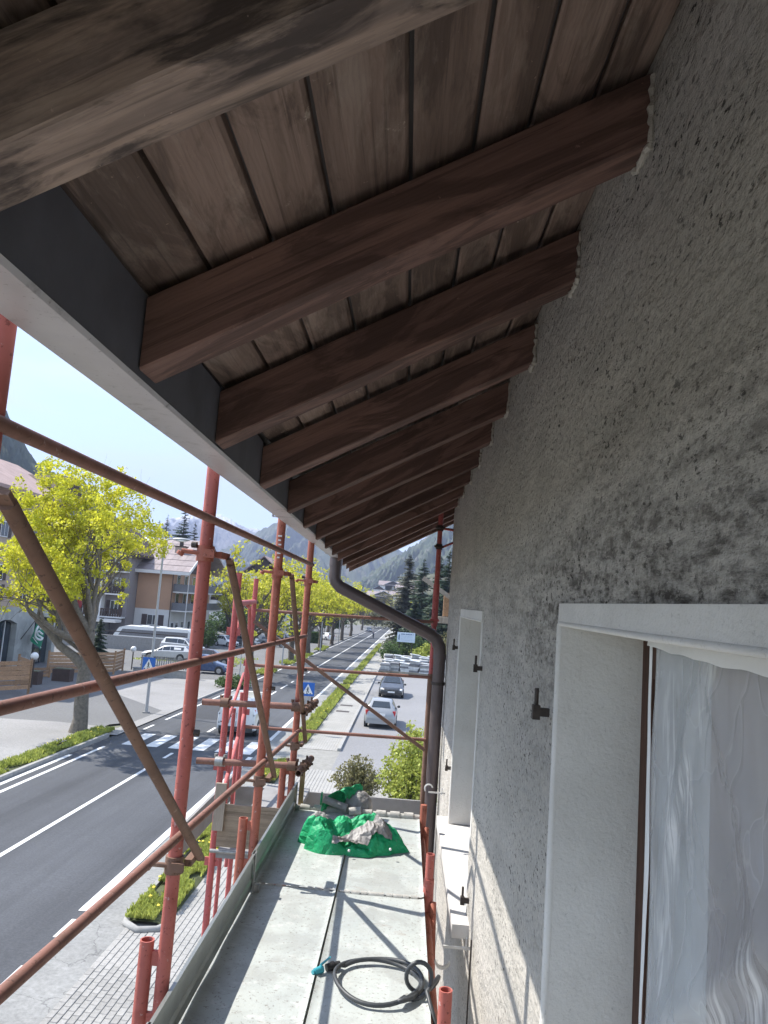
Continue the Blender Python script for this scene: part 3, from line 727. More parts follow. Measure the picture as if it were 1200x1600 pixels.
# ------------------------------------------------------------------ plastic sheet taped over the near window (a thing hung in the opening)
pl = thing('plastic_sheet', 'crinkled translucent plastic sheet taped over the near window', 'plastic sheet', (.66, 1.35, 4.5))
def t_plastic():
    t = NT('plastic_film'); v = t.coords()
    va = t.coords((1, 1.3, .7), (R_(14), 0, 0)); vb = t.coords((1, 1.9, .9), (R_(40), 0, 0)); vc = t.coords((1, 30, 3.0), (R_(16), 0, 0))
    n1 = t.noise(va, 1.8, 2, .45, .4); n2 = t.noise(vb, 2.4, 3, .5, .6); n3 = t.noise(vc, 1.6, 4, .6, .3)
    vo = t.node('ShaderNodeTexVoronoi', feature='DISTANCE_TO_EDGE'); vo.inputs['Scale'].default_value = 3.2
    wv = t.node('ShaderNodeVectorMath', operation='ADD'); nn = t.node('ShaderNodeTexNoise'); nn.inputs['Scale'].default_value = 2.2; nn.inputs['Detail'].default_value = 3
    t.link(va, nn.inputs['Vector']); t.link(vb, wv.inputs[0]); t.link(nn.outputs['Color'], wv.inputs[1]); t.link(wv.outputs[0], vo.inputs['Vector'])
    cre = t.ramp(vo.outputs['Distance'], [(0, 0), (.05, 1)])
    t.fin((.74, .735, .73), .2, 0, t.bump(cre, .22, .010, t.bump(n2, .5, .03, t.bump(n1, .3, .05))), .6)
    tr = t.node('ShaderNodeBsdfTransparent'); ms = t.node('ShaderNodeMixShader')
    w1 = t.ramp(n1, [(.30, .36), (.55, .45), (.75, .38)])
    glint = t.mix(1.0, t.ramp(n2, [(.54, 0), (.62, .9)]), t.ramp(n3, [(.44, 0), (.58, .75)]), 'MULTIPLY')  # white streaky patches: fold highlights painted in as denser film
    w3 = t.ramp(vo.outputs['Distance'], [(0, .14), (.008, 0)])  # thin crease highlights, painted the same way
    f = t.mix(1.0, t.mix(1.0, w1, glint, 'SCREEN'), w3, 'SCREEN')
    t.link(f, ms.inputs[0]); t.link(tr.outputs[0], ms.inputs[1]); t.link(t.b.outputs[0], ms.inputs[2]); t.link(ms.outputs[0], t.out.inputs['Surface'])
    return t.m
def film(u, v):
    y = 2.03 - u * 1.48; z = 4.5 + .01 + v * 1.645
    x = .655 + .012 * noise.fractal(Vector((y * 3.5, z * 1.6, 1)), 1, 2, 4) + .005 * math.sin(y * 23 + 3 * math.sin(z * 2.4)) * (.5 + .5 * noise.noise(Vector((y * 2, z, 5))))
    for (ya, za, k, w, h) in ((1.62, 5.46, .75, .07, .022), (1.75, 5.05, -.6, .09, .020), (1.5, 5.0, 1.3, .06, .018), (1.86, 5.7, 2.2, .05, .014), (1.45, 5.8, -1.4, .05, .015)):
        d = ((z - za) - k * (ya - y)) / math.hypot(1, k); x -= h * min(1, u * 7) * min(1, (1 - v) * 9) * math.exp(-(d / w) ** 2) * (1 if d > 0 else math.exp(-(d / w * 2) ** 2))
    return (min(x, .669) if u > .02 else .664, y + .004 * math.sin(z * 9) * (1 - u), z)
m = MB(); m.grid(film, 110, 110); obj('film', m, t_plastic(), pl, 180)
def tape(u, v):
    y = 2.035 - u * 1.48; z = 6.168 - v * (.034 + .045 * u + .003 * math.sin(u * 9) + .007 * noise.noise(Vector((u * 14, 2, 0))))
    return (.650 + .008 * noise.noise(Vector((y * 6, z * 9, 3))) - .006 * v, y, z)
m = MB(); m.grid(tape, 50, 6); obj('tape_strip', m, M['white_plain'], pl, 180)
def tape2(u, v):
    z = 4.52 + v * 1.62; y = 2.040 - u * (.022 + .01 * math.sin(z * 7) + .008 * noise.noise(Vector((z * 6, 1, 0))))
    return (.655 - .006 * math.sin(u * 3), y, z)
m = MB(); m.grid(tape2, 4, 40); obj('tape_edge', m, M['white_plain'], pl, 180)
# what shows through it: pale panel, sky reflection in its colour; brown shutter panel
cur = MB(); cur.grid(lambda u, v: (.675 + .001 * math.sin(u * 22), 2.055 - .37 * u, 4.51 + 1.655 * v), 30, 2)
tag(obj('backing', cur, simple('pale_sky_backing', (.38, .41, .42), .7), None, 180), 'pale blue grey blind coloured as a sky-reflecting window frame behind the plastic film of the near window', 'backing')
cur = MB(); cur.grid(lambda u, v: (.676 + .001 * math.sin(u * 40), 1.685 - 1.05 * u, 4.51 + 1.655 * v), 40, 2)
tag(obj('backing', cur, simple('brown_backing', (.165, .14, .138), .7), None, 180), 'brown mauve blind behind the plastic film of the near window', 'backing')

# ------------------------------------------------------------------ scaffold
DZ = H - 1.63
PX = -.79; TR = .0257
scf = thing('scaffold', 'red tube scaffold with grey deck and guard rails along the house wall', 'scaffold', (-.3, 4.4, 0))
PY = [1.325, 2.87, 4.50, 5.92]
def pole(x, y, z0, z1, mat=M['red_pole'], parent=scf, r=TR, holes=()):
    m = MB(); m.pipe((x, y, z0), (x, y, z1), r, r - .004, 18)
    for h in holes: m.tube((x, y - r - .0015, h), (x, y - r + .004, h), .008)
    return obj('pole', m, mat, parent, 40)
def gz0(x, y): return gz(y) + .01
mats_p = [M['red_pole'], M['red_pole'], M['red_pole2'], M['red_pole2']]
for i, y in enumerate(PY):
    o = pole(PX, y, gz0(PX, y) + .02, H + [.9, .9, .74, .72][i], mats_p[i])
    m = MB(); m.bb((PX - .075, y - .075, gz0(PX, y)), (PX + .075, y + .075, gz0(PX, y) + .012)); obj('base_plate', m, M['steel'], scf)
    # spigot stub beside the foot of the pole with its two lugs
    sx = PX - .072; sy = y + .005
    m = MB(); m.pipe((sx, sy, DZ - .75), (sx, sy, DZ + .345 - (.02 if i > 1 else 0)), .026, .021, 18); obj('spigot', m, mats_p[i], scf, 40)
    for zz in (.29, .08): m = MB(); m.bb((sx + .02, sy - .008, DZ + zz - .03), (PX - .018, sy + .008, DZ + zz + .02)); obj('lug', m, mats_p[i], scf)
    m = MB()
    m.tube((PX + .004, y - TR - .002, DZ + .13), (PX + .004, y - TR + .004, DZ + .13), .007); obj('pin_hole', m, M['dark'], scf)
    # inner standard stops just above the deck
    ix = .232
    if i < 3:
        m = MB(); m.pipe((ix, y, DZ - .06), (ix, y, DZ + (.27 if i < 2 else .215)), .0245, .019, 18); m.tube((ix, y - .0255, DZ + .17), (ix, y - .02, DZ + .17), .007)
        obj('spigot', m, M['red_pole'], scf, 40)
        m = MB(); m.tube((ix, y, gz0(ix, y)), (ix, y, DZ + .08), .030, n=16); m.tube((ix - .01, y, DZ - .1), (ix - .05, y, DZ - .03), .016); obj('pole', m, M['red_pole'], scf, 40)
    else:
        m = MB(); m.tube((ix, y, gz0(ix, y)), (ix, y, DZ + .12), .0245, n=16); obj('pole', m, M['red_pole2'], scf, 40)
    m = MB(); m.tube((PX, y, DZ - .075), (ix, y, DZ - .075), .022, n=12); obj('transom', m, M['red_pole2'], scf, 40)
m = MB()
for k in range(6): zz = H + .34 - k * .026; m.bb((PX - .012 + .003 * (k % 3), PY[2] - TR - .0015, zz), (PX + .012 - .004 * (k % 2), PY[2] - TR + .006, zz + .009))
tag(obj('paint_mark', m, M['white_plain'], scf), None, None, None, 'stuff')
# far closing frame at the house corner
FY = 8.02
o = pole(.302, FY, gz0(0, FY), H + 1.28, M['red_tower'], r=.026)
m = MB(); m.tube((.302, FY, H + .22), (.302, FY, H - .22), .033, n=16); obj('pole_sleeve', m, M['red_tower'], scf, 40)
m = MB(); m.tube((.302, FY, H - .72), (.302, FY, H - 2.3), .034, n=16); obj('pole_sleeve', m, M['brown_brace'], scf, 40)
m = MB(); m.tube((.302, FY, H + .82), (.62, FY + .05, H + .80), .014); obj('tie_bracket', m, M['red_tower'], scf); m = MB(); m.tube((.302, FY, H + .60), (.62, FY + .05, H + .76), .012); obj('tie_bracket', m, M['red_tower'], scf)
for z in (.82, .62, -.16):
    m = MB(); m.tube((.302, FY, H + z - .03), (.302, FY, H + z + .03), .036); m.tube((.25, FY - .03, H + z), (.35, FY - .03, H + z), .012); obj('coupler', m, M['iron'] if z > 0 else M['red_tower'], scf, 40)
def rail(a, b, r=.0215, mat=M['rusty_rail'], name='guard_rail', parent=scf, flat=False):
    m = MB(); m.tube(a, b, r, n=14)
    if flat:
        a = Vector(a); b = Vector(b); d = (b - a).normalized()
        for p, s in ((a, -1), (b, 1)): m.bar(p - d * .03, p + d * .03, r * 1.7, .012)
    return obj(name, m, mat, parent, 40)
for z, x in ((-.18, 0), (-.755, 0), (-1.39, 0)): rail((-1.62, FY - .03, H + z - .012), (.29, FY - .03, H + z), .017, M['rusty_rail'])
rail((-1.60, FY - .06, H - .31), (.285, FY - .06, H - 1.49), .019, M['brown_brace'], 'diagonal_brace')
# guard rails along the street side, in bays
RX = PX + .022
zt = lambda y: H + .262 - .006 * (y - 3); zm = lambda y: H - .278 - .012 * (y - 3); zl = lambda y: H - .905 - .045 * (y - 3)
ends = [-.4, 1.325, 2.87, 4.50, 5.92]
for a, b in zip(ends, ends[1:]):
    rail((RX, a - .01, zt(a)), (RX, b + .005, zt(b)), .0155, flat=True)
    rail((RX - .005, a + .0, zm(a)), (RX - .005, b - .008, zm(b)), .0145, flat=True)
    rail((RX + .004, a, zl(a)), (RX + .004, b + .02, zl(b)), .0155, flat=True)
    # diagonal brace of the bay with flattened ends
    if b > 1:
        p0 = Vector((RX + .045, a + (.14 if a > 2 else -.02), H + .125 - .02 * (a > 2))); p1 = Vector((RX + .045, b + .10, H - 1.02 - .035 * (b - 3)))
        rail(p0, p1, .0165, M['brown_brace'], 'diagonal_brace', flat=True)
for y in PY:
    for z in (zt(y) - .13, zl(y) - .115) if y > 2 else ():
        m = MB(); m.pipe((PX, y, z - .03), (PX, y, z + .03), .034, .024, 16); m.bb((PX + .0, y - .042, z - .016), (PX + .045, y - .026, z + .016))
        m.tube((PX - .02, y - .02, z), (PX - .085, y - .03, z + .004), .009); m.tube((PX - .085, y - .03, z), (PX - .092, y - .03, z - .012), .014)
        m.bb((PX + .03, y + .02, z - .012), (PX + .058, y + .16, z + .012))
        obj('brace_collar', m, M['red_pole2'] if z > H - .5 else M['brown_brace'], scf, 40)
    m = MB(); m.tube((PX + .03, y - .02, zm(y) - .26), (PX + .05, y - .02, zm(y) - .26), .012); obj('bolt', m, M['iron'], scf); m = MB(); m.tube((PX - .05, y - .02, zt(y) - .1), (PX - .03, y - .02, zt(y) - .1), .012); obj('bolt', m, M['iron'], scf)
# deck planks with turned edges and claw hooks
dk_y = [(1.30, 2.82), (2.835, 4.405), (4.425, 5.945)]
for bi, (a, b) in enumerate(dk_y):
    for si, (x0, x1) in enumerate(((-.755, -.289), (-.279, .205))):
        dz = -.004 * si + .003 * bi
        m = MB()
        def top(u, v):
            return (x0 + (x1 - x0) * u, a + (b - a) * v, DZ + dz + .003 * noise.noise(Vector((u * 5 + si * 9, v * 6 + bi * 4, 0))) + (.006 if u < .03 or u > .97 else 0))
        m.grid(top, 30, 24); m.bb((x0, a, DZ + dz - .06), (x0 + .003, b, DZ + dz - .001)); m.bb((x1 - .003, a, DZ + dz - .06), (x1, b, DZ + dz - .001)); m.bb((x0 + .003, a, DZ + dz - .05), (x1 - .003, a + .003, DZ + dz - .004)); m.bb((x0 + .003, b - .003, DZ + dz - .05), (x1 - .003, b, DZ + dz - .004))
        dpl = obj('deck_plank', m, M['deck'], scf, 60)
        nk = 9 if bi == 1 else 4
        for k in range(nk):
            xx = x0 + .03 + (x1 - x0 - .06) * (k + .5) / nk
            if bi == 1 and si == 0 and k in (3, 5): continue
            m = MB(); hw = (.016 if si == 0 else .020) * random.uniform(.7, 1.3) if bi == 1 else .036
            if bi == 1: m.tube((xx - hw, b + .010, DZ + dz - .002), (xx + hw, b + .010, DZ + dz - .002), .013 if si == 0 else .017, n=8)
            else: m.tube((xx - hw, b + .024, DZ + .012), (xx + hw, b + .024, DZ + .012), .030, n=10)
            obj('claw', m, M['claw'] if 'claw' in M else M.setdefault('claw', simple('mortar_splashed_claw', (.46, .45, .42), .85, 0, .3, 30, .6)), dpl, 60)
        if bi == 2: m = MB(); m.tube((x0, b + .024, DZ + .010), (x1, b + .024, DZ + .010), .022, n=12); obj('end_bar', m, M['claw'], dpl, 60)
# grey toe boards with a rolled edge and end brackets
for (a, b, k) in ((1.0, 2.62, 0), (2.58, 4.34, 1), (4.28, 5.95, 2)):
    m = MB(); x = PX + .036 + .006 * (k % 2); z0, z1 = DZ + .012, DZ + .205
    prof = [(x, z0), (x + .003, z0), (x + .003, z0 + .05), (x + .012, z0 + .062), (x + .003, z0 + .075), (x + .003, z1 - .04), (x + .010, z1 - .03), (x + .010, z1), (x - .004, z1), (x, z1 - .01)]
    m.prism(prof, a, b, 1)
    tb = obj('toe_board', m, M['toe'], scf)
    m = MB(); m.bb((x + .012, b - .075, z0 - .01), (x + .018, b - .045, z1 + .01)); m.bb((x + .019, b - .05, DZ + .004), (x + .045, b - .03, z0 + .03)); m.tube((x + .02, b - .05, DZ + .01), (x + .02, b - .05, DZ + .055), .008); obj('toe_bracket', m, M['steel'], tb)
# ledger under the wall side of the deck and the diagonal brace below it
m = MB(); m.tube((.232, 1.0, DZ - .11), (.232, 6.0, DZ - .11), .02); obj('ledger', m, M['red_pole2'], scf, 40)
for a, b in ((1.25, 2.87), (2.87, 4.5), (4.5, 5.92)):
    rail((.262, b - .02, DZ - .04), (.262, a + .2, DZ - 1.6), .018, M['red_pole2'], 'diagonal_brace')
# end toe board across the far frame
m = MB(); m.bb((-1.62, FY - .11, H - 2.26), (.27, FY - .08, H - 1.985)); obj('end_board', m, M['grey_board'], scf)
m = MB(); m.bb((-.735, 5.985, DZ - .2), (-.70, 6.02, DZ + .30)); obj('board_stake', m, M['yellow_wood'], scf)

# ------------------------------------------------------------------ outboard tower beyond the third pole
tw = thing('scaffold_tower', 'crimson tube tower frame with wooden end board outside the main scaffold', 'scaffold', (-1.45, 7.0, 0))
TA = Vector((-1.345, 5.92)); TB = Vector((-1.62, FY - .04))
for p in (TA, TB): pole(p.x, p.y, gz0(0, p.y), H + .14, M['red_tower'], tw, .0255)
def tp(p, z): return (p.x, p.y, H + z)
m = MB(); m.tube(tp(TA, -.105), tp(TB, -.105), .026, n=14); obj('cross_bar', m, M['red_tower'], tw, 40)
def lerp(a, b, t): return a + (b - a) * t
m = MB(); q = lerp(TA, TB, .28); m.tube(tp(q, -.14), tp(lerp(TA, TB, .03), -.46), .016); obj('gusset', m, M['red_tower'], tw, 40); m = MB(); q = lerp(TA, TB, .55)
m.path([tp(q, -.13), tp(lerp(TA, TB, .72), -.16), tp(lerp(TA, TB, .80), -.34), tp(lerp(TA, TB, .93), -1.1)], .017, 10); obj('gusset', m, M['red_tower'], tw, 40)
for t, z0, z1 in ((.36, -2.9, -1.02), (.72, -2.6, -.98)):
    q = lerp(TA, TB, t); m = MB(); m.tube((q.x, q.y, H + z0), (q.x, q.y, H + z1), .017, n=12); obj('post', m, M['red_tower'], tw, 40)
m = MB(); m.tube(tp(TA, -1.08), tp(lerp(TA, TB, .72), -.80), .014); obj('strut', m, M['red_tower'], tw)
rail(tp(TA, -1.75), tp(TB, -1.28), .02, M['red_tower'], 'guard_rail', tw)
for p, zs in ((TA, (-.32, -1.35, -2.05)), (TB, (-.75, -1.25))):
    for z in zs: m = MB(); m.bb((p.x - .055, p.y - .006, H + z - .03), (p.x + .055, p.y + .006, H + z + .03)); obj('wedge_plate', m, M['red_tower'], tw)
def coupler(c, mat, tube_ax=(1, 0, 0)):
    c = Vector(c); m = MB()
    m.tube(c + Vector((0, 0, -.028)), c + Vector((0, 0, .028)), .037, n=14); m.tube(c + Vector((-.03, -.045, 0)), c + Vector((.03, -.045, 0)), .036, n=14)
    for sx in (-.036, .036): m.tube(c + Vector((sx, -.02, -.04)), c + Vector((sx, -.02, .045)), .008); m.tube(c + Vector((sx, -.02, .03)), c + Vector((sx, -.02, .05)), .014, n=6)
    return m
for z, mt in ((-.86, 'iron'), (-1.30, 'steel')):
    rail((-1.52, 5.86, H + z - .008), (-.755, 5.86, H + z + .012), .0245, M['rusty_rail'], 'link_tube', tw)
    obj('coupler', coupler((TA.x, 5.90, H + z), None), M['steel'] if z < -1 else M['brown_brace'], tw, 40)
    obj('coupler', coupler((PX, 5.90, H + z + .01), None), M['brown_brace'], tw, 40)
    m = MB(); m.pipe((PX + .075, 5.70, H + z - .005), (PX + .12, 6.08, H + z + .03), .0255, .019, 16)
    for t in (.3, .62): 
        c = Vector((PX + .075, 5.70, H + z)).lerp(Vector((PX + .12, 6.08, H + z + .03)), t); m.tube(c + Vector((-.005, -.03, 0)), c + Vector((.005, .03, 0)), .036, n=10)
        for s in (-1, 1): m.tube(c + Vector((.0, 0, -.055)), c + Vector((.0, 0, .06)), .008); m.tube(c + Vector((-.05, 0, 0)), c + Vector((.05, 0, 0)), .009)
    obj('stub_tube', m, M['brown_brace'], tw, 40)
m = MB(); m.bb((-1.30, 5.80, H - 1.90), (-.855, 5.825, H - 1.595)); obj('end_board', m, M['deck_wood'], tw)
m = MB(); m.bb((-1.335, 5.772, H - 1.78), (-1.255, 5.797, H - 1.44)); obj('upright_board', m, M['pale_wood'], tw)
m = MB(); m.bb((-1.30, 5.83, H - 1.99), (-.86, 7.9, H - 1.945)); obj('tower_floor', m, M['grey_board'], tw)
m = MB(); m.tube((-1.345, 5.82, H - 1.94), (-.86, 5.82, H - 1.935), .014); m.tube((-.93, 5.82, H - 2.6), (-.93, 5.82, H - 1.93), .022); obj('transom', m, M['steel'], tw)
m = MB(); m.bb((-1.66, 5.95, H - 2.1), (-1.635, FY - .12, H - 1.86)); obj('side_board', m, M['grey_board'], tw)
# ------------------------------------------------------------------ things lying on the deck
def crumple(c, sx, sy, sz, seed, nu=34, nv=20, amp=.22, fr=2.6, lean=0):
    S = Vector((seed * 1.7, seed * .6, 2))
    def rg(q): return 1 - 2 * abs(noise.noise(q))
    def fn(u, v):
        t = 2 * math.pi * u; p = (v ** .75) * math.pi / 2
        d = Vector((math.cos(t) * math.cos(p), math.sin(t) * math.cos(p), math.sin(p)))
        q = Vector((d.x * sx, d.y * sy, d.z * sz)) / max(sx, sy, sz)
        w = q + Vector((noise.noise(q * 1.5 + S), noise.noise(q * 1.5 - S), 0)) * .5
        k = 1 + amp * (.55 * noise.noise(q * 1.6 + S) + .40 * rg(w * 1.9 + S) + .16 * rg(w * 4.6 - S)) * (.45 + .55 * min(1, v * 2.2 + .25))
        z = max(0, d.z * sz * k)
        return (c[0] + d.x * sx * k + lean * z, c[1] + d.y * sy * k, c[2] + z + (.004 if v < .05 else 0))
    return fn
def m_tarp(name, c):
    t = NT(name); v = t.coords()
    col = t.ramp(t.noise(v, 9, 5, .6), [(.3, tuple(x * .8 for x in c)), (.7, tuple(x * 1.2 for x in c))])
    col = t.mix(t.ramp(t.noise(v, 38, 5, .7), [(.60, 0), (.68, .35)]), col, (.4, .4, .38))
    vo = t.node('ShaderNodeTexVoronoi', feature='DISTANCE_TO_EDGE'); vo.inputs['Scale'].default_value = 7
    nn = t.node('ShaderNodeTexNoise'); nn.inputs['Scale'].default_value = 6; nn.inputs['Detail'].default_value = 4; t.link(v, nn.inputs['Vector'])
    ad = t.node('ShaderNodeVectorMath', operation='ADD'); sc_ = t.node('ShaderNodeVectorMath', operation='SCALE'); sc_.inputs['Scale'].default_value = .25
    t.link(nn.outputs['Color'], sc_.inputs[0]); t.link(v, ad.inputs[0]); t.link(sc_.outputs[0], ad.inputs[1]); t.link(ad.outputs[0], vo.inputs['Vector'])
    return t.fin(col, .55, 0, t.bump(t.ramp(vo.outputs['Distance'], [(0, 0), (.30, 1)]), .5, .02, t.bump(t.noise(v, 22, 5, .6), .6, .01)), .4)
M['tarp_green'] = m_tarp('green_tarp', (.012, .33, .13))
M['tarp_grey'] = m_tarp('grey_tarp_back', (.30, .285, .275))
bag = thing('tarpaulin_bag', 'crumpled green and grey tarpaulin bag lying on the deck', 'tarpaulin', (-.27, 5.2, DZ + .01))
BC = Vector((-.275, 5.15))
def rg(x, y, k): return 1 - 2 * abs(noise.noise(Vector((x * k, y * k, 3.3 * k))))
def heap(x, y):
    """height of the crumpled cloth over the deck, x y measured from its middle"""
    d1 = math.hypot((x + .19) / .20, (y + .0) / .17); d2 = math.hypot((x - .13) / .25, (y - .08) / .20)
    h = .165 * max(0, 1 - d1 * d1) ** .8 + .20 * max(0, 1 - d2 ** 1.3) ** 1.0 + .04
    wx = x + .05 * noise.noise(Vector((x * 6, y * 6, 1))); wy = y + .05 * noise.noise(Vector((x * 6, y * 6, 9)))
    h += .040 * rg(wx * .8 + wy * .9, wy * .5 - wx * .2, 6) + .026 * rg(wx * .9 - wy * .7, wy * 1.3 + wx * .4, 11) + .012 * rg(wx * 1.3, wy * 1.1, 26)
    return max(.004, h * .74)
def rim(t): return 1 + .10 * math.sin(3 * t + 1) + .07 * math.sin(5 * t + .4) + .05 * math.sin(9 * t)
def cloth(u, v):
    t = 2 * math.pi * u; q = v ** .8 * rim(t); x = .335 * q * math.cos(t); y = .165 * q * math.sin(t)
    e = 1 - max(0, (v - .72) / .28) ** 2.2
    return (BC.x + x, BC.y + y, DZ + .004 + heap(x, y) * e)
m = MB(); m.grid(cloth, 150, 46); obj('green_cloth', m, M['tarp_green'], bag, 24)
def band(u, v):
    x = -.10 + .41 * u + .03 * math.sin(u * 5); y = -.175 + .15 * u ** 1.4 + (.045 + .085 * math.sin(math.pi * u)) * v + .012 * math.sin(u * 11)
    e = .5 + .5 * min(1, 4 * min(v, 1 - v) + .3)
    return (BC.x + x, BC.y + y, DZ + .014 + heap(x, y) * .97 + .016 * e + .006 * rg(x * .7 + y, y, 20) - .02 * (1 - min(1, 6 * min(u, 1 - u))))
m = MB(); m.grid(band, 70, 26); obj('grey_cloth', m, M['tarp_grey'], bag, 40)
def cap_(u, v):
    t = 2 * math.pi * u; x = -.20 + .085 * v * math.cos(t) * rim(t + 1); y = .075 + .055 * v * math.sin(t) * rim(t)
    return (BC.x + x, BC.y + y, DZ + .006 + heap(x, y) + .03 * (1 - v * v) - .012 * v)
m = MB(); m.grid(cap_, 50, 14); obj('grey_cloth', m, M['tarp_grey'], bag, 60)
m = MB()
for p in ((-.26, 4.955, DZ + .05), (.0, 4.985, DZ + .07)): m.ball(p, .009, 8)
obj('snap_button', m, M['white_plain'], bag)
bag2 = thing('tarpaulin_sheet', 'green tarpaulin and grey bucket slumped over the far end of the deck', 'tarpaulin', (-.36, 5.98, DZ))
def drape(u, v):
    a = math.pi * (1.1 * v - .05)
    return (-.46 + .17 * u - .09 * math.cos(a) * (1 - u * .5), 5.93 + .14 * u + .03 * noise.noise(Vector((u * 4, v * 3, 7))), DZ + .015 + .155 * math.sin(min(math.pi, max(0, a * .75))) + .03 * u + .02 * noise.noise(Vector((u * 6, v * 6, 2))))
m = MB(); m.grid(drape, 24, 24); obj('green_cloth', m, M['tarp_green'], bag2, 40)
m = MB(); m.grid(crumple((-.27, 6.05, DZ + .01), .11, .09, .145, 8, amp=.12), 30, 14); obj('grey_bucket', m, M['tarp_grey'], bag2, 60)
m = MB(); m.path([(-.53, 5.93, DZ + .10), (-.44, 5.92, DZ + .075), (-.35, 5.915, DZ + .05)], .028, 12); obj('grey_cuff', m, M['tarp_grey'], bag2, 60)
m = MB(); m.tube((-.555, 5.93, DZ + .10), (-.545, 5.93, DZ + .10), .05, n=14); obj('green_ring', m, M['tarp_green'], bag2, 60)
m = MB(); m.tube((-.33, 5.90, DZ + .03), (-.24, 5.90, DZ + .045), .03, n=10); obj('mortar_lump', m, M['claw'], bag2, 60)
hz_ = DZ + .018
hc = Vector((-.015, 3.42)); hr = .180
hose = thing('hose', 'black rubber hose coiled in a ring on the sunlit deck', 'hose', (hc.x, hc.y, DZ))
pts = [(-.245, 3.50, hz_ - .002), (-.20, 3.53, hz_)]
for k in range(0, 64):
    a = math.pi * .80 - 2 * math.pi * k / 40.; q = hr * (1 + .03 * math.sin(3 * a)) + .002 * k / 10
    pts.append((hc.x + q * math.cos(a) * 1.0, hc.y + q * math.sin(a) * 1.02, hz_ + .012 * (k / 64) + .006 * math.sin(k * .4)))
obj('coil', MB().path(pts, .0092, 12), M['hose'], hose, 180)
pts = [pts[-1]]
c2 = Vector((.135, 3.36, DZ + .075))
for k in range(30):
    a = -2.2 + 2 * math.pi * k / 22.
    pts.append((c2.x + .062 * math.cos(a) + .0016 * k, c2.y + .05 * math.cos(a) * .3 - .05 + .003 * k, c2.z + .066 * math.sin(a)))
pts += [(.19, 3.30, DZ + .05), (.225, 3.22, DZ - .02), (.245, 3.1, DZ - .22), (.25, 2.95, DZ - .7)]
obj('loop', MB().path(pts, .0092, 12), M['hose'], hose, 180)
m = MB(); m.tube((-.245, 3.50, hz_ - .002), (-.19, 3.535, hz_), .016, n=12); m.tube((-.225, 3.513, hz_), (-.215, 3.52, hz_), .019, n=12); obj('ferrule', m, M['black'], hose, 60)
m = MB(); m.tube((-.262, 3.485, hz_ - .002), (-.292, 3.455, hz_ - .002), .016, .013, n=12); m.tube((-.292, 3.455, hz_ - .002), (-.30, 3.447, hz_ - .002), .009, n=12); m.bar((-.27, 3.49, hz_ + .012), (-.235, 3.56, hz_ + .016), .008, .006); obj('connector', m, simple('teal_plastic', (.05, .35, .42), .4), hose, 60)

# ------------------------------------------------------------------ vehicles
def station_body(st, W_, L_):
    m = MB(); vs = []; hw = W_ / 2
    for (u, zl, zb, zt, kb, kt) in st:
        x = L_ * (u - .5); w = hw * kb; wt = hw * kt
        half = [(0, zl), (w * .82, zl), (w, zl + .10), (w * 1.0, zl + (zb - zl) * .55), (w * .985, zb - .03), (w * .95, zb), (wt, zt - .05), (wt * .90, zt - .012), (wt * .55, zt), (0, zt + .006)]
        if zt - zb < .12: half[6] = (w * .9, zb + (zt - zb) * .5); half[7] = (wt * .93, zt - .006)
        for (yy, zz) in half: vs.append((x, yy, zz))
        for (yy, zz) in half[-2:0:-1]: vs.append((x, -yy, zz))
    n = 18; k = len(st)
    fs = [(i * n + j, (i + 1) * n + j, (i + 1) * n + (j + 1) % n, i * n + (j + 1) % n) for i in range(k - 1) for j in range(n)]
    fs += [tuple(range(n)), tuple((k - 1) * n + j for j in range(n - 1, -1, -1))]
    return m.add(vs, fs), vs
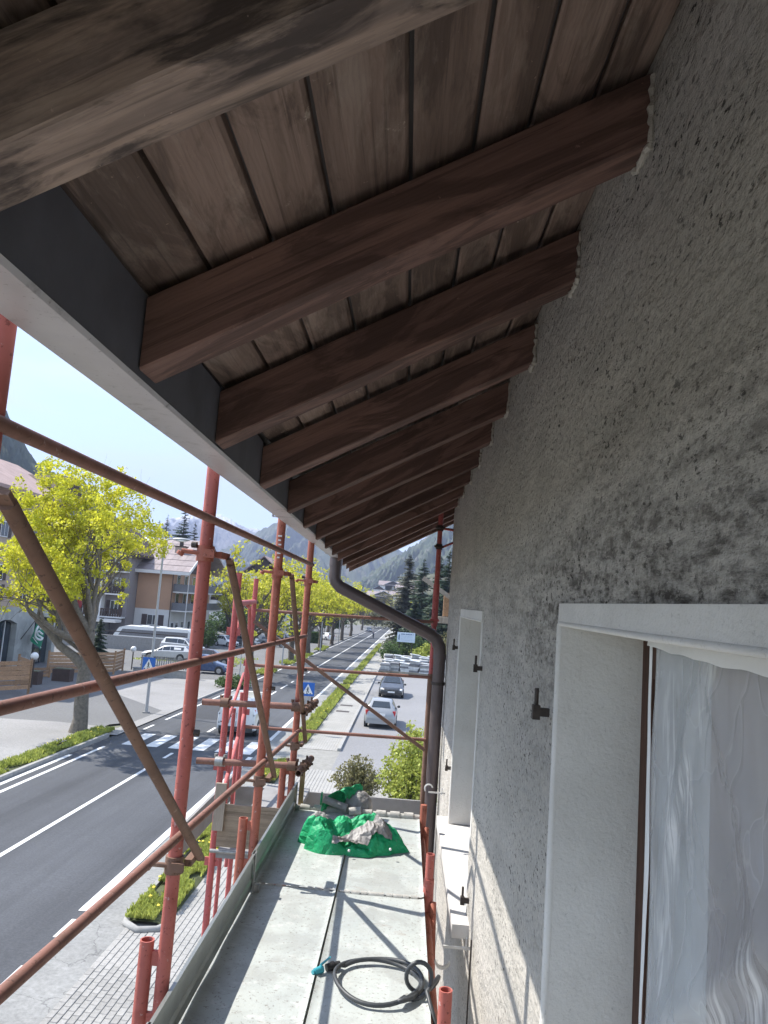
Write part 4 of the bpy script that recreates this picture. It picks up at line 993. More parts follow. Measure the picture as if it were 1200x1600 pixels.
STY = {
 'hatch': (1.48, [(0, .36, .52, .62, .70, .5), (.02, .22, .58, .68, .88, .6), (.09, .2, .66, .76, .97, .72), (.25, .2, .80, .90, 1, .78), (.30, .2, .86, .97, 1, .80), (.47, .2, .93, 1.42, 1, .67), (.60, .2, .95, 1.48, 1, .66), (.84, .22, 1.0, 1.43, .99, .63), (.945, .26, 1.02, 1.08, .96, .74), (.985, .28, .72, .90, .92, .76), (1, .40, .62, .74, .84, .7)], 4, 5, 7, 8),
 'estate': (1.47, [(0, .36, .52, .62, .70, .5), (.02, .22, .58, .68, .88, .6), (.09, .2, .66, .76, .97, .72), (.24, .2, .80, .90, 1, .78), (.29, .2, .86, .95, 1, .80), (.43, .2, .92, 1.38, 1, .66), (.58, .2, .94, 1.45, 1, .65), (.87, .22, .98, 1.42, .99, .63), (.965, .26, 1.0, 1.08, .96, .74), (.99, .28, .72, .90, .92, .76), (1, .40, .62, .74, .84, .7)], 4, 5, 7, 8),
 'sedan': (1.47, [(0, .36, .52, .64, .70, .5), (.02, .22, .58, .72, .88, .6), (.09, .2, .68, .80, .97, .74), (.25, .2, .82, .95, 1, .80), (.30, .2, .88, 1.00, 1, .82), (.46, .2, .93, 1.40, 1, .67), (.60, .2, .95, 1.46, 1, .66), (.78, .22, .98, 1.38, .99, .62), (.90, .26, .98, 1.06, .97, .76), (.985, .28, .78, .98, .92, .76), (1, .40, .62, .74, .84, .7)], 4, 5, 7, 8),
 'suv': (1.68, [(0, .42, .62, .74, .74, .55), (.02, .26, .70, .84, .90, .66), (.09, .24, .80, .95, .97, .76), (.25, .24, .95, 1.06, 1, .80), (.29, .24, 1.0, 1.12, 1, .82), (.42, .24, 1.06, 1.58, 1, .70), (.58, .24, 1.08, 1.68, 1, .69), (.90, .26, 1.1, 1.64, .99, .67), (.97, .3, 1.1, 1.20, .96, .76), (.992, .32, .85, 1.0, .93, .78), (1, .45, .7, .85, .86, .72)], 4, 5, 7, 8),
 'van': (1.84, [(0, .40, .60, .74, .74, .55), (.02, .24, .72, .86, .90, .66), (.08, .22, .86, 1.0, .97, .76), (.19, .22, 1.0, 1.12, 1, .82), (.23, .22, 1.05, 1.22, 1, .84), (.35, .22, 1.1, 1.74, 1, .80), (.50, .22, 1.12, 1.84, 1, .82), (.96, .24, 1.12, 1.82, 1, .82), (.985, .28, 1.12, 1.70, .985, .82), (.996, .3, .95, 1.35, .975, .86), (1, .34, .8, 1.15, .965, .9)], 4, 5, 7, 8),
}
def car(label, cat, style, dims, paint, loc, rz, group=None, name='parked_car', simple_=False, plate=True, side_glass=True, rear_glass=True):
    L_, W_ = dims[:2]; h0, st, iA, iB, iC, iD = STY[style]
    k = (dims[2] / h0) if len(dims) > 2 else 1
    st = [(u, zl, zb * k, zt * k, a, b) for (u, zl, zb, zt, a, b) in st]
    root = thing(name, label, cat, (0, 0, 0), 0, group)
    bmesh_, vs = station_body(st, W_, L_)
    obj('body', bmesh_, paint, root, 38, local=True, fix=True)
    n = 18
    def pt(i, j): return Vector(vs[i * n + j])
    def quad(nm, a, b, c, d, mat, off=.008, ins=(.06, .06, .06, .06)):
        # inset quad a(bl) b(br) c(tr) d(tl)
        def bl(u, v): return (a * (1 - u) + b * u) * (1 - v) + (d * (1 - u) + c * u) * v
        l, r, bo, to = ins
        q = [bl(l, bo), bl(1 - r, bo), bl(1 - r, 1 - to), bl(l, 1 - to)]
        nr = (q[1] - q[0]).cross(q[3] - q[0]).normalized(); ce = sum(q, Vector()) / 4
        if nr.dot(ce - Vector((0, 0, .8))) < 0: nr = -nr
        m = MB(); m.add([p + nr * off for p in q] + [p - nr * .01 for p in q], [(0, 1, 2, 3), (0, 4, 5, 1), (1, 5, 6, 2), (2, 6, 7, 3), (3, 7, 4, 0)])
        return obj(nm, m, mat, root, local=True, fix=True)
    quad('windscreen', pt(iA, 11), pt(iA, 7), pt(iB, 7), pt(iB, 11), M['car_glass'], .034, (.04, .04, .05, .03))
    if rear_glass: quad('rear_window', pt(iD, 11), pt(iD, 7), pt(iC, 7), pt(iC, 11), M['car_glass'], .034, (.07, .07, .14, .08))
    for s, (jb, jt) in ((1, (5, 6)), (-1, (13, 12))):
        segs = [(iA, iB, .55, .06), (iB, iB + 1, .03, .03), (iB + 1, iC, .03, .06)] if style != 'van' else [(iA, iB, .45, .05), (iB, iB + 1, .03, .08)]
        if not side_glass: segs = segs[:2]
        for a_, b_, l, r in segs:
            a, b, c, d = pt(a_, jb), pt(b_, jb), pt(b_, jt), pt(a_, jt)
            if a_ == iA:
                # triangle-ish front light: raise the front top to the belt
                d = a.lerp(d, .35)
            quad('side_window', a, b, c, d, M['car_glass'], .010, (l * .5, r, .10, .10))
    wr = .33 if style in ('suv', 'van') else .305
    for ux in (.18, .80):
        for s in (1, -1):
            cx = L_ * (ux - .5); yy = s * (W_ / 2 - .085)
            m = MB(); m.tube((cx, yy - .1 * s, wr), (cx, yy + .098 * s, wr), wr, n=22); w_ = obj('wheel', m, M['black'], root, 50, local=True)
            m = MB(); m.tube((cx, yy + .09 * s, wr), (cx, yy + .103 * s, wr), wr * .66, n=18); m.tube((cx, yy + .1 * s, wr), (cx, yy + .112 * s, wr), wr * .16, n=10); obj('rim', m, M['rim'], w_, 40, local=True)
            m = MB(); m.pipe((cx, s * (W_ / 2 - .10), wr + .02), (cx, s * (W_ / 2 + .004), wr + .02), wr + .075, wr - .01, 22); obj('wheel_arch', m, M['plastic_black'], root, 50, local=True)
    zb9 = st[9][2]; zf = st[2][2]
    for s in (1, -1):
        m = MB(); m.box((L_ * -.455, s * W_ * .335, zf - .05 * k), (.20, W_ * .2, .12 * k), Matrix.Rotation(s * .28, 3, 'Z') @ Matrix.Rotation(-.5, 3, 'Y')); obj('headlight', m, M['head'], root, local=True)
        z_t = (st[8][2] + st[9][2]) / 2 - .02
        m = MB(); m.box((L_ * .462, s * W_ * .422, z_t), (.14, .14, .28 * k if style != 'van' else .55), Matrix.Rotation(s * -.32, 3, 'Z')); obj('tail_light', m, M['tail'], root, local=True)
        m = MB(); m.ball((L_ * (st[iA][0] - .5) + .12, s * (W_ / 2 + .08), st[iA][2] + .06), .1, 10, (.55, 1, .75)); obj('wing_mirror', m, M['plastic_black'], root, 60, local=True)
        m = MB(); m.bb((L_ * (.60 - .5) - .08, s * (W_ / 2 - .006), st[6][2] - .12), (L_ * (.60 - .5) + .08, s * (W_ / 2 + .018), st[6][2] - .09)); obj('door_handle', m, M['plastic_black'] if style == 'van' else paint, root, local=True)
    m = MB(); m.bb((-L_ / 2 - .012, -W_ * .3, .34), (-L_ / 2 + .05, W_ * .3, .50 * k)); obj('grille', m, M['plastic_black'], root, local=True)
    m = MB(); m.bb((L_ / 2 - .10, -W_ * .44, .30), (L_ / 2 + .025, W_ * .44, .50)); obj('rear_bumper', m, M['plastic_black'] if style == 'van' else paint, root, 30, local=True)
    m = MB(); m.bb((-L_ / 2 - .02, -.26, .42), (-L_ / 2 - .013, .26, .53)); obj('number_plate', m, M['white_plain'], root, local=True)
    zp = .78 if style != 'van' else .80
    m = MB(); m.bb((L_ * .5 - .02, -.26, zp - .06), (L_ * .5 + .012, .26, zp + .06)); obj('number_plate', m, M['white_plain'], root, local=True)
    root.location = (loc[0], loc[1], gz(loc[1]) + (loc[2] if len(loc) > 2 else 0)); root.rotation_euler = (R_(0), 0, rz)
    return root
P = {k: carpaint(k, c) for k, c in dict(silver_paint=(.30, .31, .32), white_paint_car=(.70, .70, .70), black_paint=(.018, .021, .027), blue_paint=(.03, .065, .16), grey_paint=(.12, .125, .13), dark_red_paint=(.05, .025, .03), navy_paint=(.02, .03, .06), pale_silver=(.58, .59, .60)).items()}
N90 = R_(90)   # front of a car is at -X; rz=90 turns it to face -Y (towards the eye)
car('light silver hatchback seen from behind, nearer of the two cars beside the kerb', 'car', 'hatch', (3.95, 1.74, 1.48), P['silver_paint'], (-1.02, 43.2, .01), -N90, 'cars by the kerb of the right hand lot')
car('black saloon facing the viewer, parked ahead of the silver hatchback', 'car', 'sedan', (4.5, 1.84, 1.46), P['black_paint'], (-.72, 58.6, .01), N90, 'cars by the kerb of the right hand lot')
van = car('white panel van driving away over the crosswalk on the road', 'van', 'van', (4.25, 1.80, 1.84), P['white_paint_car'], (-7.55, 37.6, .008), -N90, None, 'delivery_van', side_glass=False, rear_glass=False)
# rear doors of the van: seam, hinges, handles, bumper, dark corner lamps, lettering on its plate
def vpart(name, boxes, mat):
    for a, b in boxes:
        o = obj(name, MB().bb(a, b), mat, van, local=True)
vpart('door_seam', [((2.118, -.008, .52), (2.128, .008, 1.12))], M['plastic_black'])
vpart('door_hinge', [((2.05, s * .8 - .03, z), (2.125, s * .8 + .03, z + .05)) for s in (1, -1) for z in (.62, 1.02)], M['plastic_black'])
vpart('rear_handle', [((2.12, -.30, .92), (2.15, -.12, .97)), ((2.12, .12, .70), (2.15, .2, .75)), ((2.12, -.72, .66), (2.15, -.60, .71))], M['plastic_black'])
def lettering(text, size, mat, parent, mtx, name='lettering', ext=.004):
    cu = bpy.data.curves.new('t', 'FONT'); cu.body = text; cu.size = size; cu.align_x = 'CENTER'; cu.align_y = 'CENTER'; cu.extrude = ext
    o = bpy.data.objects.new('t', cu); COL.objects.link(o); bpy.context.view_layer.update()
    me = bpy.data.meshes.new_from_object(o.evaluated_get(bpy.context.evaluated_depsgraph_get()))
    COL.objects.unlink(o); bpy.data.objects.remove(o)
    me.transform(mtx); me.materials.clear(); me.materials.append(mat)
    q = bpy.data.objects.new(name, me); COL.objects.link(q); q.parent = parent; return q
car('dark saloon coming towards the viewer far down the road', 'car', 'sedan', (4.4, 1.8), P['navy_paint'], (-11.1, 232), N90, None, 'driving_car')
cars_left = [
 ('small blue car parked side on behind the tall near pole', 'hatch', (3.6, 1.65, 1.55), 'blue_paint', (-16.6, 64.5), R_(182)),
 ('silver estate car parked side on beside the street lamp, its nose to the left', 'estate', (4.85, 1.83, 1.46), 'pale_silver', (-23.4, 75), R_(3)),
 ('silver off roader with a roof rack parked just behind the silver estate', 'suv', (4.7, 1.85, 1.78), 'pale_silver', (-24.6, 84), R_(176)),
 ('dark maroon hatchback parked behind the blue car', 'hatch', (4.2, 1.75, 1.45), 'dark_red_paint', (-18.6, 73.5), R_(185)),
 ('small white rounded city car at the front of the left hand lot', 'hatch', (3.5, 1.62, 1.5), 'white_paint_car', (-24.5, 104), R_(150)),
 ('dark grey car parked right beside the small white city car', 'hatch', (4.1, 1.75, 1.45), 'grey_paint', (-22.6, 108), R_(150)),
 ('white car behind the dark grey one in the left hand lot', 'estate', (4.4, 1.75, 1.47), 'white_paint_car', (-24.5, 117), R_(160)),
 ('dark blue people carrier at the back of the left hand lot', 'suv', (4.7, 1.85, 1.75), 'navy_paint', (-26.4, 124), R_(170)),
 ('black car at the left end of the row in the left hand lot', 'hatch', (4.1, 1.75, 1.45), 'black_paint', (-27.6, 107), R_(120)),
 ('dark car under the third roadside tree', 'suv', (4.3, 1.8, 1.6), 'black_paint', (-20.6, 128), R_(170)),
 ('silver saloon beside the dark green clipped hedge', 'sedan', (4.4, 1.8), 'pale_silver', (-18.2, 142), R_(-60)),
 ('pale grey pickup parked left of the clipped hedge', 'suv', (4.6, 1.8, 1.5), 'silver_paint', (-19.2, 112), R_(170)),
 ('grey car behind the silver saloon down the road', 'hatch', (4.2, 1.75), 'grey_paint', (-20.5, 160), R_(-50)),
 ('white hatchback farthest along the left hand parking row', 'hatch', (4.2, 1.75), 'white_paint_car', (-15.6, 150), R_(-50)),
]
for lab, sty, dm, pn, loc, rz in cars_left: car(lab, 'car', sty, dm, P[pn], (*loc, .04), rz, 'cars parked on the left forecourt')
car('white van with plain sides parked under the roadside trees', 'van', 'van', (4.9, 1.9, 2.0), P['white_paint_car'], (-24.2, 127, .04), R_(170), 'white vans on the left forecourt', 'parked_van')
# box lorry with a white square body
bx = thing('box_lorry', 'lorry with tall white box body beyond the roadside trees', 'lorry', (-26.6, 146, gz(146) + .03), R_(-80))
for nm, a, b, mt in (('box_body', (-.2, -1.1, .9), (4.6, 1.1, 3.5), M['white_plain']), ('cab', (-2.0, -1.0, .5), (-.3, 1.0, 2.3), P['white_paint_car']), ('chassis', (-2.0, -.5, .45), (4.6, .5, .85), M['plastic_black']), ('windscreen', (-2.03, -.9, 1.4), (-1.99, .9, 2.1), M['car_glass'])):
    obj(nm, MB().bb(a, b), mt, bx, local=True)
for cx in (-1.3, 3.2):
    for s in (1, -1):
        m = MB(); m.tube((cx, s * .75, .45), (cx, s * 1.02, .45), .45, n=16); obj('wheel', m, M['black'], bx, 50, local=True)
# long white coach-built vehicle with a dark side band
co = thing('motor_coach', 'long white low coach with a dark window band before the orange house', 'coach', (-31.0, 93, gz(93) + .03), R_(4))
def coach_prof(s=1): return [(-4.6, .45), (4.6, .45), (4.6, 2.05), (4.3, 2.35), (-3.2, 2.35), (-4.0, 2.1), (-4.6, 1.2)]
m = MB(); m.prism([(a, b) for a, b in coach_prof()], -1.15, 1.15, 1); obj('body', m, M['white_plain'], co, local=True)
for s in (1, -1):
    m = MB(); m.prism([(-4.0, 1.2), (4.4, 1.2), (4.4, 1.95), (-3.55, 1.95)], s * 1.152, s * 1.175, 1); obj('window_band', m, simple('grey_band', (.17, .17, .18), .3), co, local=True)
    for cx in (-2.8, 2.9): m = MB(); m.tube((cx, s * .9, .42), (cx, s * 1.16, .42), .42, n=16); obj('wheel', m, M['black'], co, 50, local=True)
for cx in (-1.6, .6, 2.6): obj('roof_hatch', MB().bb((cx, -.5, 2.355), (cx + .9, .5, 2.46)), M['white_plain'], co, local=True)
# ------------------------------------------------------------------ buildings across the road
M['beige_wall'] = simple('beige_render', (.40, .315, .25), .9, 0, .08, .4, .1)
M['orange_wall'] = simple('peach_render', (.42, .255, .165), .9, 0, .07, .5, .1)
M['white_wall'] = simple('white_render', (.62, .60, .58), .9, 0, .08, .5, .1)
M['mauve_wall'] = simple('mauve_render', (.24, .215, .215), .9, 0, .1, .5, .1)  # even greyish mauve wall colour of the chalet
M['brown_timber'] = simple('brown_timber', (.055, .035, .028), .8, 0, .3, 3, .2, rnd=.2)
M['roof_slate'] = simple('pinkish_roof_sheet', (.27, .22, .215), .6, 0, .18, 1.2, .1, rnd=.12)
M['roof_brown'] = simple('brown_roof', (.33, .235, .21), .8, 0, .2, 1.2, .2)
M['roof_pale'] = simple('pale_blue_roof', (.42, .47, .53), .5, .2, .1, 1)
M['shutter'] = simple('brown_shutter', (.07, .05, .048), .7, 0, .2, 4)
M['grey_panel'] = simple('grey_balcony_panel', (.15, .15, .165), .6, 0, .1, 3)
def m_stone():
    t = NT('rubble_stone'); v = t.coords()
    vo = t.node('ShaderNodeTexVoronoi'); vo.inputs['Scale'].default_value = 1.6; t.link(v, vo.inputs['Vector'])
    bw = t.node('ShaderNodeRGBToBW'); t.link(vo.outputs['Color'], bw.inputs[0])
    col = t.mix(.6, t.ramp(t.noise(v, .9, 6), [(.3, (.30, .31, .30)), (.7, (.42, .43, .41))]), bw.outputs[0], 'SOFT_LIGHT')
    return t.fin(t.mix(.5, col, (.36, .37, .355)), .9, 0, t.bump(vo.outputs['Distance'], .4, .03))
M['stone'] = m_stone()
def bwin(parent, c, w, h, nrm, frame=M['white_plain'], shut=True, deep=.07):
    """window on a facade: frame > pane, with two open shutters; nrm is 'x' or 'y' with sign"""
    ax, s = nrm; c = Vector(c)
    def B(u0, u1, z0, z1, d0, d1):
        if ax == 'x': return MB().bb((c.x + s * d0, c.y + u0, c.z + z0), (c.x + s * d1, c.y + u1, c.z + z1))
        return MB().bb((c.x + u0, c.y + s * d0, c.z + z0), (c.x + u1, c.y + s * d1, c.z + z1))
    f = obj('window', B(-w / 2, w / 2, -h / 2, h / 2, .005, deep), frame, parent)
    for q in (-1, 1):
        obj('pane', B(*sorted((q * .04, q * (w / 2 - .07))), -h / 2 + .07, h / 2 - .07, deep + .004, deep + .015), M['glass'], f)
        if shut: obj('shutter', B(*sorted((q * (w / 2 + .02), q * (w / 2 + .02 + w * .5))), -h / 2, h / 2, .006, .055), M['shutter'], f)
    return f
# --- A: stone-footed building at the left edge
bA = thing('stone_fronted_building', 'tall beige building with grey stone ground floor and arched openings at left edge', 'building', (-35, 55, gz(55)))
gA = gz(56) - .3; AX = -29.4; sT = H - 2.45
def archwall(y0, y1, openings, z0, z1, x0, x1):
    m = MB(); ys = sorted([y0, y1] + [q for o in openings for q in o[:2]]); 
    for a, b in zip(ys, ys[1:]):
        op = [o for o in openings if o[0] <= a and b <= o[1]]
        if not op: m.prism([(a, z0), (b, z0), (b, z1), (a, z1)], x0, x1, 0); continue
        zt_ = op[0][2]; n = 6
        pts = [(a + (b - a) * k / n, zt_ - .35 + .35 * math.sin(math.pi * k / n)) for k in range(n + 1)]
        m.prism(pts + [(b, z1), (a, z1)], x0, x1, 0)
    return m
ops = [(53.4, 56.6, H - 3.35), (59.3, 62.6, H - 3.25)]
obj('stone_wall', archwall(46, 63.2, ops, gA, sT, AX - .6, AX), M['stone'], bA)
obj('upper_wall', MB().bb((AX - 12, 46, sT), (AX - .02, 63.2, H + 6.6)), M['beige_wall'], bA)
obj('back_wall', MB().bb((AX - 12, 46, gA), (AX - 1.8, 63.2, sT - .01)), M['dark'], bA)
m = MB(); m.prism([(AX - 13, H + 5.9), (AX + 1.2, H + 5.9), (AX + 1.2, H + 6.15), (AX - 5.8, H + 9.6), (AX - 13, H + 6.15)], 44.8, 64.3, 1); obj('roof', m, M['roof_brown'], bA)
dm = obj('dormer', MB().prism([(60.9, H + 6.4), (63.9, H + 6.4), (63.9, H + 7.4), (62.4, H + 8.6), (60.9, H + 7.4)], AX - 4, AX + .4, 0), M['brown_timber'], bA)
for z in (H + .1, H - 1.55 + .1, H + 3.2):
    for y in (48.5, 53.0, 57.2, 61.2): bwin(bA, (AX, y, z + (0 if z > H else .1)), 1.0, 1.15, ('x', 1), shut=True)
d = obj('shop_door', MB().bb((AX - .45, 59.35, gA + .3), (AX - .40, 62.55, H - 3.3)), M['glass'], bA)
for y in (60.3, 61.5): obj('door_bar', MB().bb((AX - .395, y, gA + .3), (AX - .36, y + .08, H - 3.4)), M['dark'], d)
d = obj('shop_window', MB().bb((AX - .5, 53.45, gA + .3), (AX - .45, 56.55, H - 3.4)), M['glass'], bA)
for y in (54.4, 55.6): obj('window_bar', MB().bb((AX - .445, y, gA + .3), (AX - .40, y + .07, H - 3.5)), M['white_plain'], d)
gposter = simple('poster_green', (.04, .30, .20), .6)
obj('poster', MB().bb((AX - .44, 53.6, gA + .9), (AX - .43, 54.9, gA + 2.5)), gposter, d)
mm = MB(); mm.path([(AX - .415, 53.9, gA + 1.3), (AX - .415, 53.95, gA + 1.8), (AX - .415, 54.25, gA + 2.1), (AX - .415, 54.55, gA + 1.8), (AX - .415, 54.6, gA + 1.3)], .06, 6); obj('poster_arch', mm, M['white_plain'], d)
# --- flag with a round white emblem, tilted on a short staff
fl = thing('flag', 'green flag with white ring emblem hanging between the stone arches', 'flag', (AX + .05, 57.8, H - 3.9))
m = MB(); m.tube((AX, 57.4, H - 4.9), (AX + .9, 58.0, H - 3.05), .03); obj('staff', m, M['iron'], fl)
fc = [Vector((AX + .92, 57.85, H - 3.08)), Vector((AX + .95, 58.95, H - 3.95)), Vector((AX + .95, 58.9, H - 5.75)), Vector((AX + .82, 57.2, H - 4.85))]
def flagp(u, v, off=0):
    p = (fc[0] * (1 - u) + fc[1] * u) * (1 - v) + (fc[3] * (1 - u) + fc[2] * u) * v
    return p + Vector((.08 * math.sin(u * 7 + v * 3) + off, 0, 0))
m = MB(); m.grid(lambda u, v: flagp(u, v), 14, 14); obj('flag_cloth', m, simple('flag_green', (.0, .16, .085), .7), fl, 180)
m = MB()
def em(u, v): return flagp(.52 + u, .47 + v, .035)
pts = [em(.34 * math.cos(a), .26 * math.sin(a)) for a in [math.pi * (.05 + 1.6 * k / 20) for k in range(21)]]
m.path(pts, .085, 6); m.path([em(.30, -.08), em(.02, -.08), em(-.10, .0), em(.0, .09), em(.28, .08)], .07, 6); m.path([em(-.36, .36), em(.42, .46)], .03, 6)
obj('emblem', m, M['white_plain'], fl)
# --- C: chalet house with glazed shop front behind the big tree
bC = thing('chalet_building', 'pale chalet building with brown balconies above a glazed shop front', 'building', (-42, 100, gz(100)))
CY = 99.0; gC = gz(100) - .2
obj('wall', MB().bb((-47, CY, gC), (-37.05, CY + 10, H + 4.2)), M['mauve_wall'], bC)
m = MB(); m.prism([(-48.5, H + 3.4), (-42.0, H + 8.2), (-35.8, H + 3.4), (-35.8, H + 3.8), (-42.0, H + 8.7), (-48.5, H + 3.8)], CY - 2.2, CY + 11, 1); obj('roof', m, M['brown_timber'], bC)
m = MB(); m.prism([(-47.0, H + 4.21), (-42.0, H + 7.9), (-37.2, H + 4.21)], CY + .05, CY + 9.9, 1); obj('gable', m, M['brown_timber'], bC)
for z in (H - 4.55, H - 1.55, H + 1.45):
    bl = obj('balcony', MB().bb((-46.9, CY - 1.3, z - .18), (-37.1, CY - .02, z)), M['white_wall'], bC)
    obj('balcony_rail', MB().bb((-46.9, CY - 1.33, z + .9), (-37.1, CY - 1.24, z + 1.02)), M['brown_timber'], bl)
    for k in range(30): obj('baluster', MB().bb((-46.85 + k * .325, CY - 1.30, z + .01), (-46.63 + k * .325, CY - 1.27, z + .9)), M['brown_timber'], bl)
    for x in (-45.8, -43.4, -41.2, -38.7): bwin(bC, (x, CY, z + 1.15), 1.1, 1.9, ('y', -1), shut=True)
obj('pier', MB().bb((-40.4, CY - 1.36, gC), (-40.0, CY - .03, H + 1.2)), M['white_wall'], bC)
cn = obj('shop_canopy', MB().bb((-47.4, CY - 3.6, H - 5.2), (-37.0, CY - 1.4, H - 4.85)), M['white_wall'], bC)
sg = obj('shop_front', MB().bb((-47.2, CY - 2.6, gC), (-38.0, CY - 2.5, H - 5.21)), M['glass'], bC)
for k in range(9): obj('mullion', MB().bb((-47.2 + k * 1.13, CY - 2.68, gC), (-47.02 + k * 1.13, CY - 2.605, H - 5.21)), M['dark'], sg)
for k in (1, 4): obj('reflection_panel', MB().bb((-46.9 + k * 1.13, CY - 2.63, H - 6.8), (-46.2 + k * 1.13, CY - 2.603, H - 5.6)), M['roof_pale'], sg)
# --- B: peach apartment house with the sheet roof
bB = thing('apartment_house', 'peach three storey house with pale sheet roof, chimney and grey balconies', 'apartment house', (-35, 110, gz(108)))
gB = gz(103) - .3; BX0, BX1, BY0, BY1 = -37.0, -32.2, 102.0, 122.0; zE = H + 2.0
obj('wall', MB().bb((BX0, BY0, H - 3.3), (BX1, BY1, zE)), M['orange_wall'], bB)
obj('ground_floor', MB().bb((BX0 + .01, BY0 - .03, gB), (BX1 + .02, BY1 + .02, H - 3.31)), M['white_wall'], bB)
bwin(bB, (-34.4, BY0 - .03, H - 4.75), 1.5, 1.4, ('y', -1))
# hipped-gable roof, ridge across the view, built of sheets laid side by side
rz0, rz1, rym = zE - .05, H + 6.9, 110.5
rf = obj('roof', MB().prism([(BY0 - 1.3, rz0), (rym, rz1), (BY1 + 1.3, rz0 + .3), (BY1 + 1.3, rz0 + .02), (rym, rz1 - .3), (BY0 - 1.3, rz0 - .25)], BX0 - 1.0, BX1 + 2.6, 0), M['roof_slate'], bB)
sl = Vector((0, rym - BY0 + 1.3, rz1 - rz0)); 
for r in range(6):
    for c in range(9):
        x = BX0 - .95 + c * .93; t0, t1 = r / 6, (r + .97) / 6
        a = Vector((x, BY0 - 1.3, rz0)) + sl * t0; b = Vector((x, BY0 - 1.3, rz0)) + sl * t1
        m = MB(); m.add([a + Vector((.02, -.02, .08)), a + Vector((.915, -.02, .08)), b + Vector((.915, -.02, .04)), b + Vector((.02, -.02, .04)), a + Vector((.02, 0, 0)), a + Vector((.915, 0, 0))], [(0, 1, 2, 3), (0, 4, 5, 1)])
        o = obj('roof_sheet', m, M['roof_slate'], rf)
ch = obj('chimney', MB().bb((-33.6, 106.0, H + 2.6), (-32.2, 107.2, H + 5.6)), M['beige_wall'], bB)
obj('chimney_cap', MB().bb((-33.75, 105.85, H + 5.605), (-32.05, 107.35, H + 5.75)), M['brown_timber'], ch)
m = MB(); m.tube((-32.9, 106.6, H + 5.76), (-32.9, 106.6, H + 6.9), .28, n=10); m.tube((-32.9, 106.6, H + 6.6), (-32.9, 106.6, H + 6.75), .42, n=10); obj('chimney_pot', m, M['iron'], ch)
obj('eave_board', MB().bb((BX0 - 1.0, BY0 - 1.36, rz0 - .42), (BX1 + 2.6, BY0 - 1.305, rz0 + .02)), M['white_wall'], bB)
m = MB(); m.prism([(BY0 + .3, zE + .01), (rym, rz1 - .9), (BY1 - .4, zE + .01)], BX1 - .3, BX1 + .3, 0); g_ = obj('gable', m, M['brown_timber'], bB)
for k in range(7): y = BY0 + 4.2 + k * 1.9; obj('gable_board', MB().bb((BX1 + .31, y, zE + .1), (BX1 + .37, y + .5, zE + 1.8)), M['shutter'], g_)
for y0_, y1_, z0_, z1_ in ((BY0 - 1.4, rym, rz0 - .1, rz1 + .05),):
    m = MB(); m.bar((BX1 + 2.66, y0_, z0_), (BX1 + 2.66, y1_, z1_), .12, .42); obj('verge_board', m, M['white_wall'], bB)
for z in (H - 3.3, H - .75):
    bl = obj('balcony', MB().bb((BX1 + .03, BY0 + .4, z - .16), (BX1 + 2.2, BY1 - .5, z)), M['white_wall'], bB)
    for k in range(8): y = BY0 + .5 + k * 2.38; obj('balcony_panel', MB().bb((BX1 + 2.1, y, z + .01), (BX1 + 2.16, y + 2.3, z + 1.05)), M['grey_panel'], bl)
    obj('balcony_panel', MB().bb((BX1 + .06, BY0 + .42, z + .01), (BX1 + 2.05, BY0 + .48, z + 1.05)), M['grey_panel'], bl)
    for y in (BY0 + 2.5, BY0 + 6, BY0 + 10, BY0 + 15): bwin(bB, (BX1 + .02, y, z + 1.25), 1.3, 2.1, ('x', 1), shut=False)
for y in (BY0 + .45, BY0 + 6.5, BY0 + 12.5): obj('balcony_post', MB().bb((BX1 + 2.02, y, gB), (BX1 + 2.14, y + .12, zE)), M['white_wall'], bB)
for y in (BY0 + 1.4, BY0 + 3.4, BY0 + 6.0, BY0 + 9.4): bwin(bB, (BX1 + .03, y, gB + 1.9), 1.2, 2.3, ('x', 1), shut=False)
m = MB(); m.tube((BX1 + .1, BY0 - .2, zE - .1), (BX1 + .1, BY0 - .2, gB), .06); obj('downpipe', m, M['iron'], bB)
# --- other houses, seen between trees
def house_simple(name, label, x, y, w, d, z0, z1, zr, wall, roof, ridge='x', wins=0, cat='house', group=None):
    t = thing(name, label, cat, (x + w / 2, y + d / 2, z0), 0, group)
    obj('wall', MB().bb((x, y, z0), (x + w, y + d, z1)), wall, t)
    m = MB(); o = .8
    if ridge == 'x': m.prism([(y - o, z1 - .3), (y + d / 2, zr), (y + d + o, z1 - .3), (y + d + o, z1 - .05), (y + d / 2, zr + .3), (y - o, z1 - .05)], x - o, x + w + o, 0)
    else: m.prism([(x - o, z1 - .3), (x + w / 2, zr), (x + w + o, z1 - .3), (x + w + o, z1 - .05), (x + w / 2, zr + .3), (x - o, z1 - .05)], y - o, y + d + o, 1)
    obj('roof', m, roof, t)
    m = MB()
    if ridge == 'x': m.prism([(y + .1, z1), (y + d / 2, zr - .3), (y + d - .1, z1)], x + .1, x + w - .1, 0)
    else: m.prism([(x + .1, z1), (x + w / 2, zr - .3), (x + w - .1, z1)], y + .1, y + d - .1, 1)
    obj('gable', m, M['brown_timber'], t)
    n = max(1, int(w / 3)); fl_ = max(1, int((z1 - z0) / 3))
    if wins:
        for i in range(n):
            for k in range(fl_): bwin(t, (x + (i + .5) * w / n, y, z0 + 1.6 + k * 3), 1.0, 1.2, ('y', -1), shut=wins > 1)
    return t
house_simple('village_house', 'house with pale blue grey roof half hidden behind the big leafy tree', -66, 150, 14, 12, gz(150), H + 3.5, H + 9.5, M['white_wall'], M['roof_pale'], 'x', 1)
house_simple('village_house', 'white gabled house behind the bare tree and tower frame', -40, 150, 14, 12, gz(150), H - 2.2, H + 1.6, M['white_wall'], M['roof_slate'], 'y', 2)
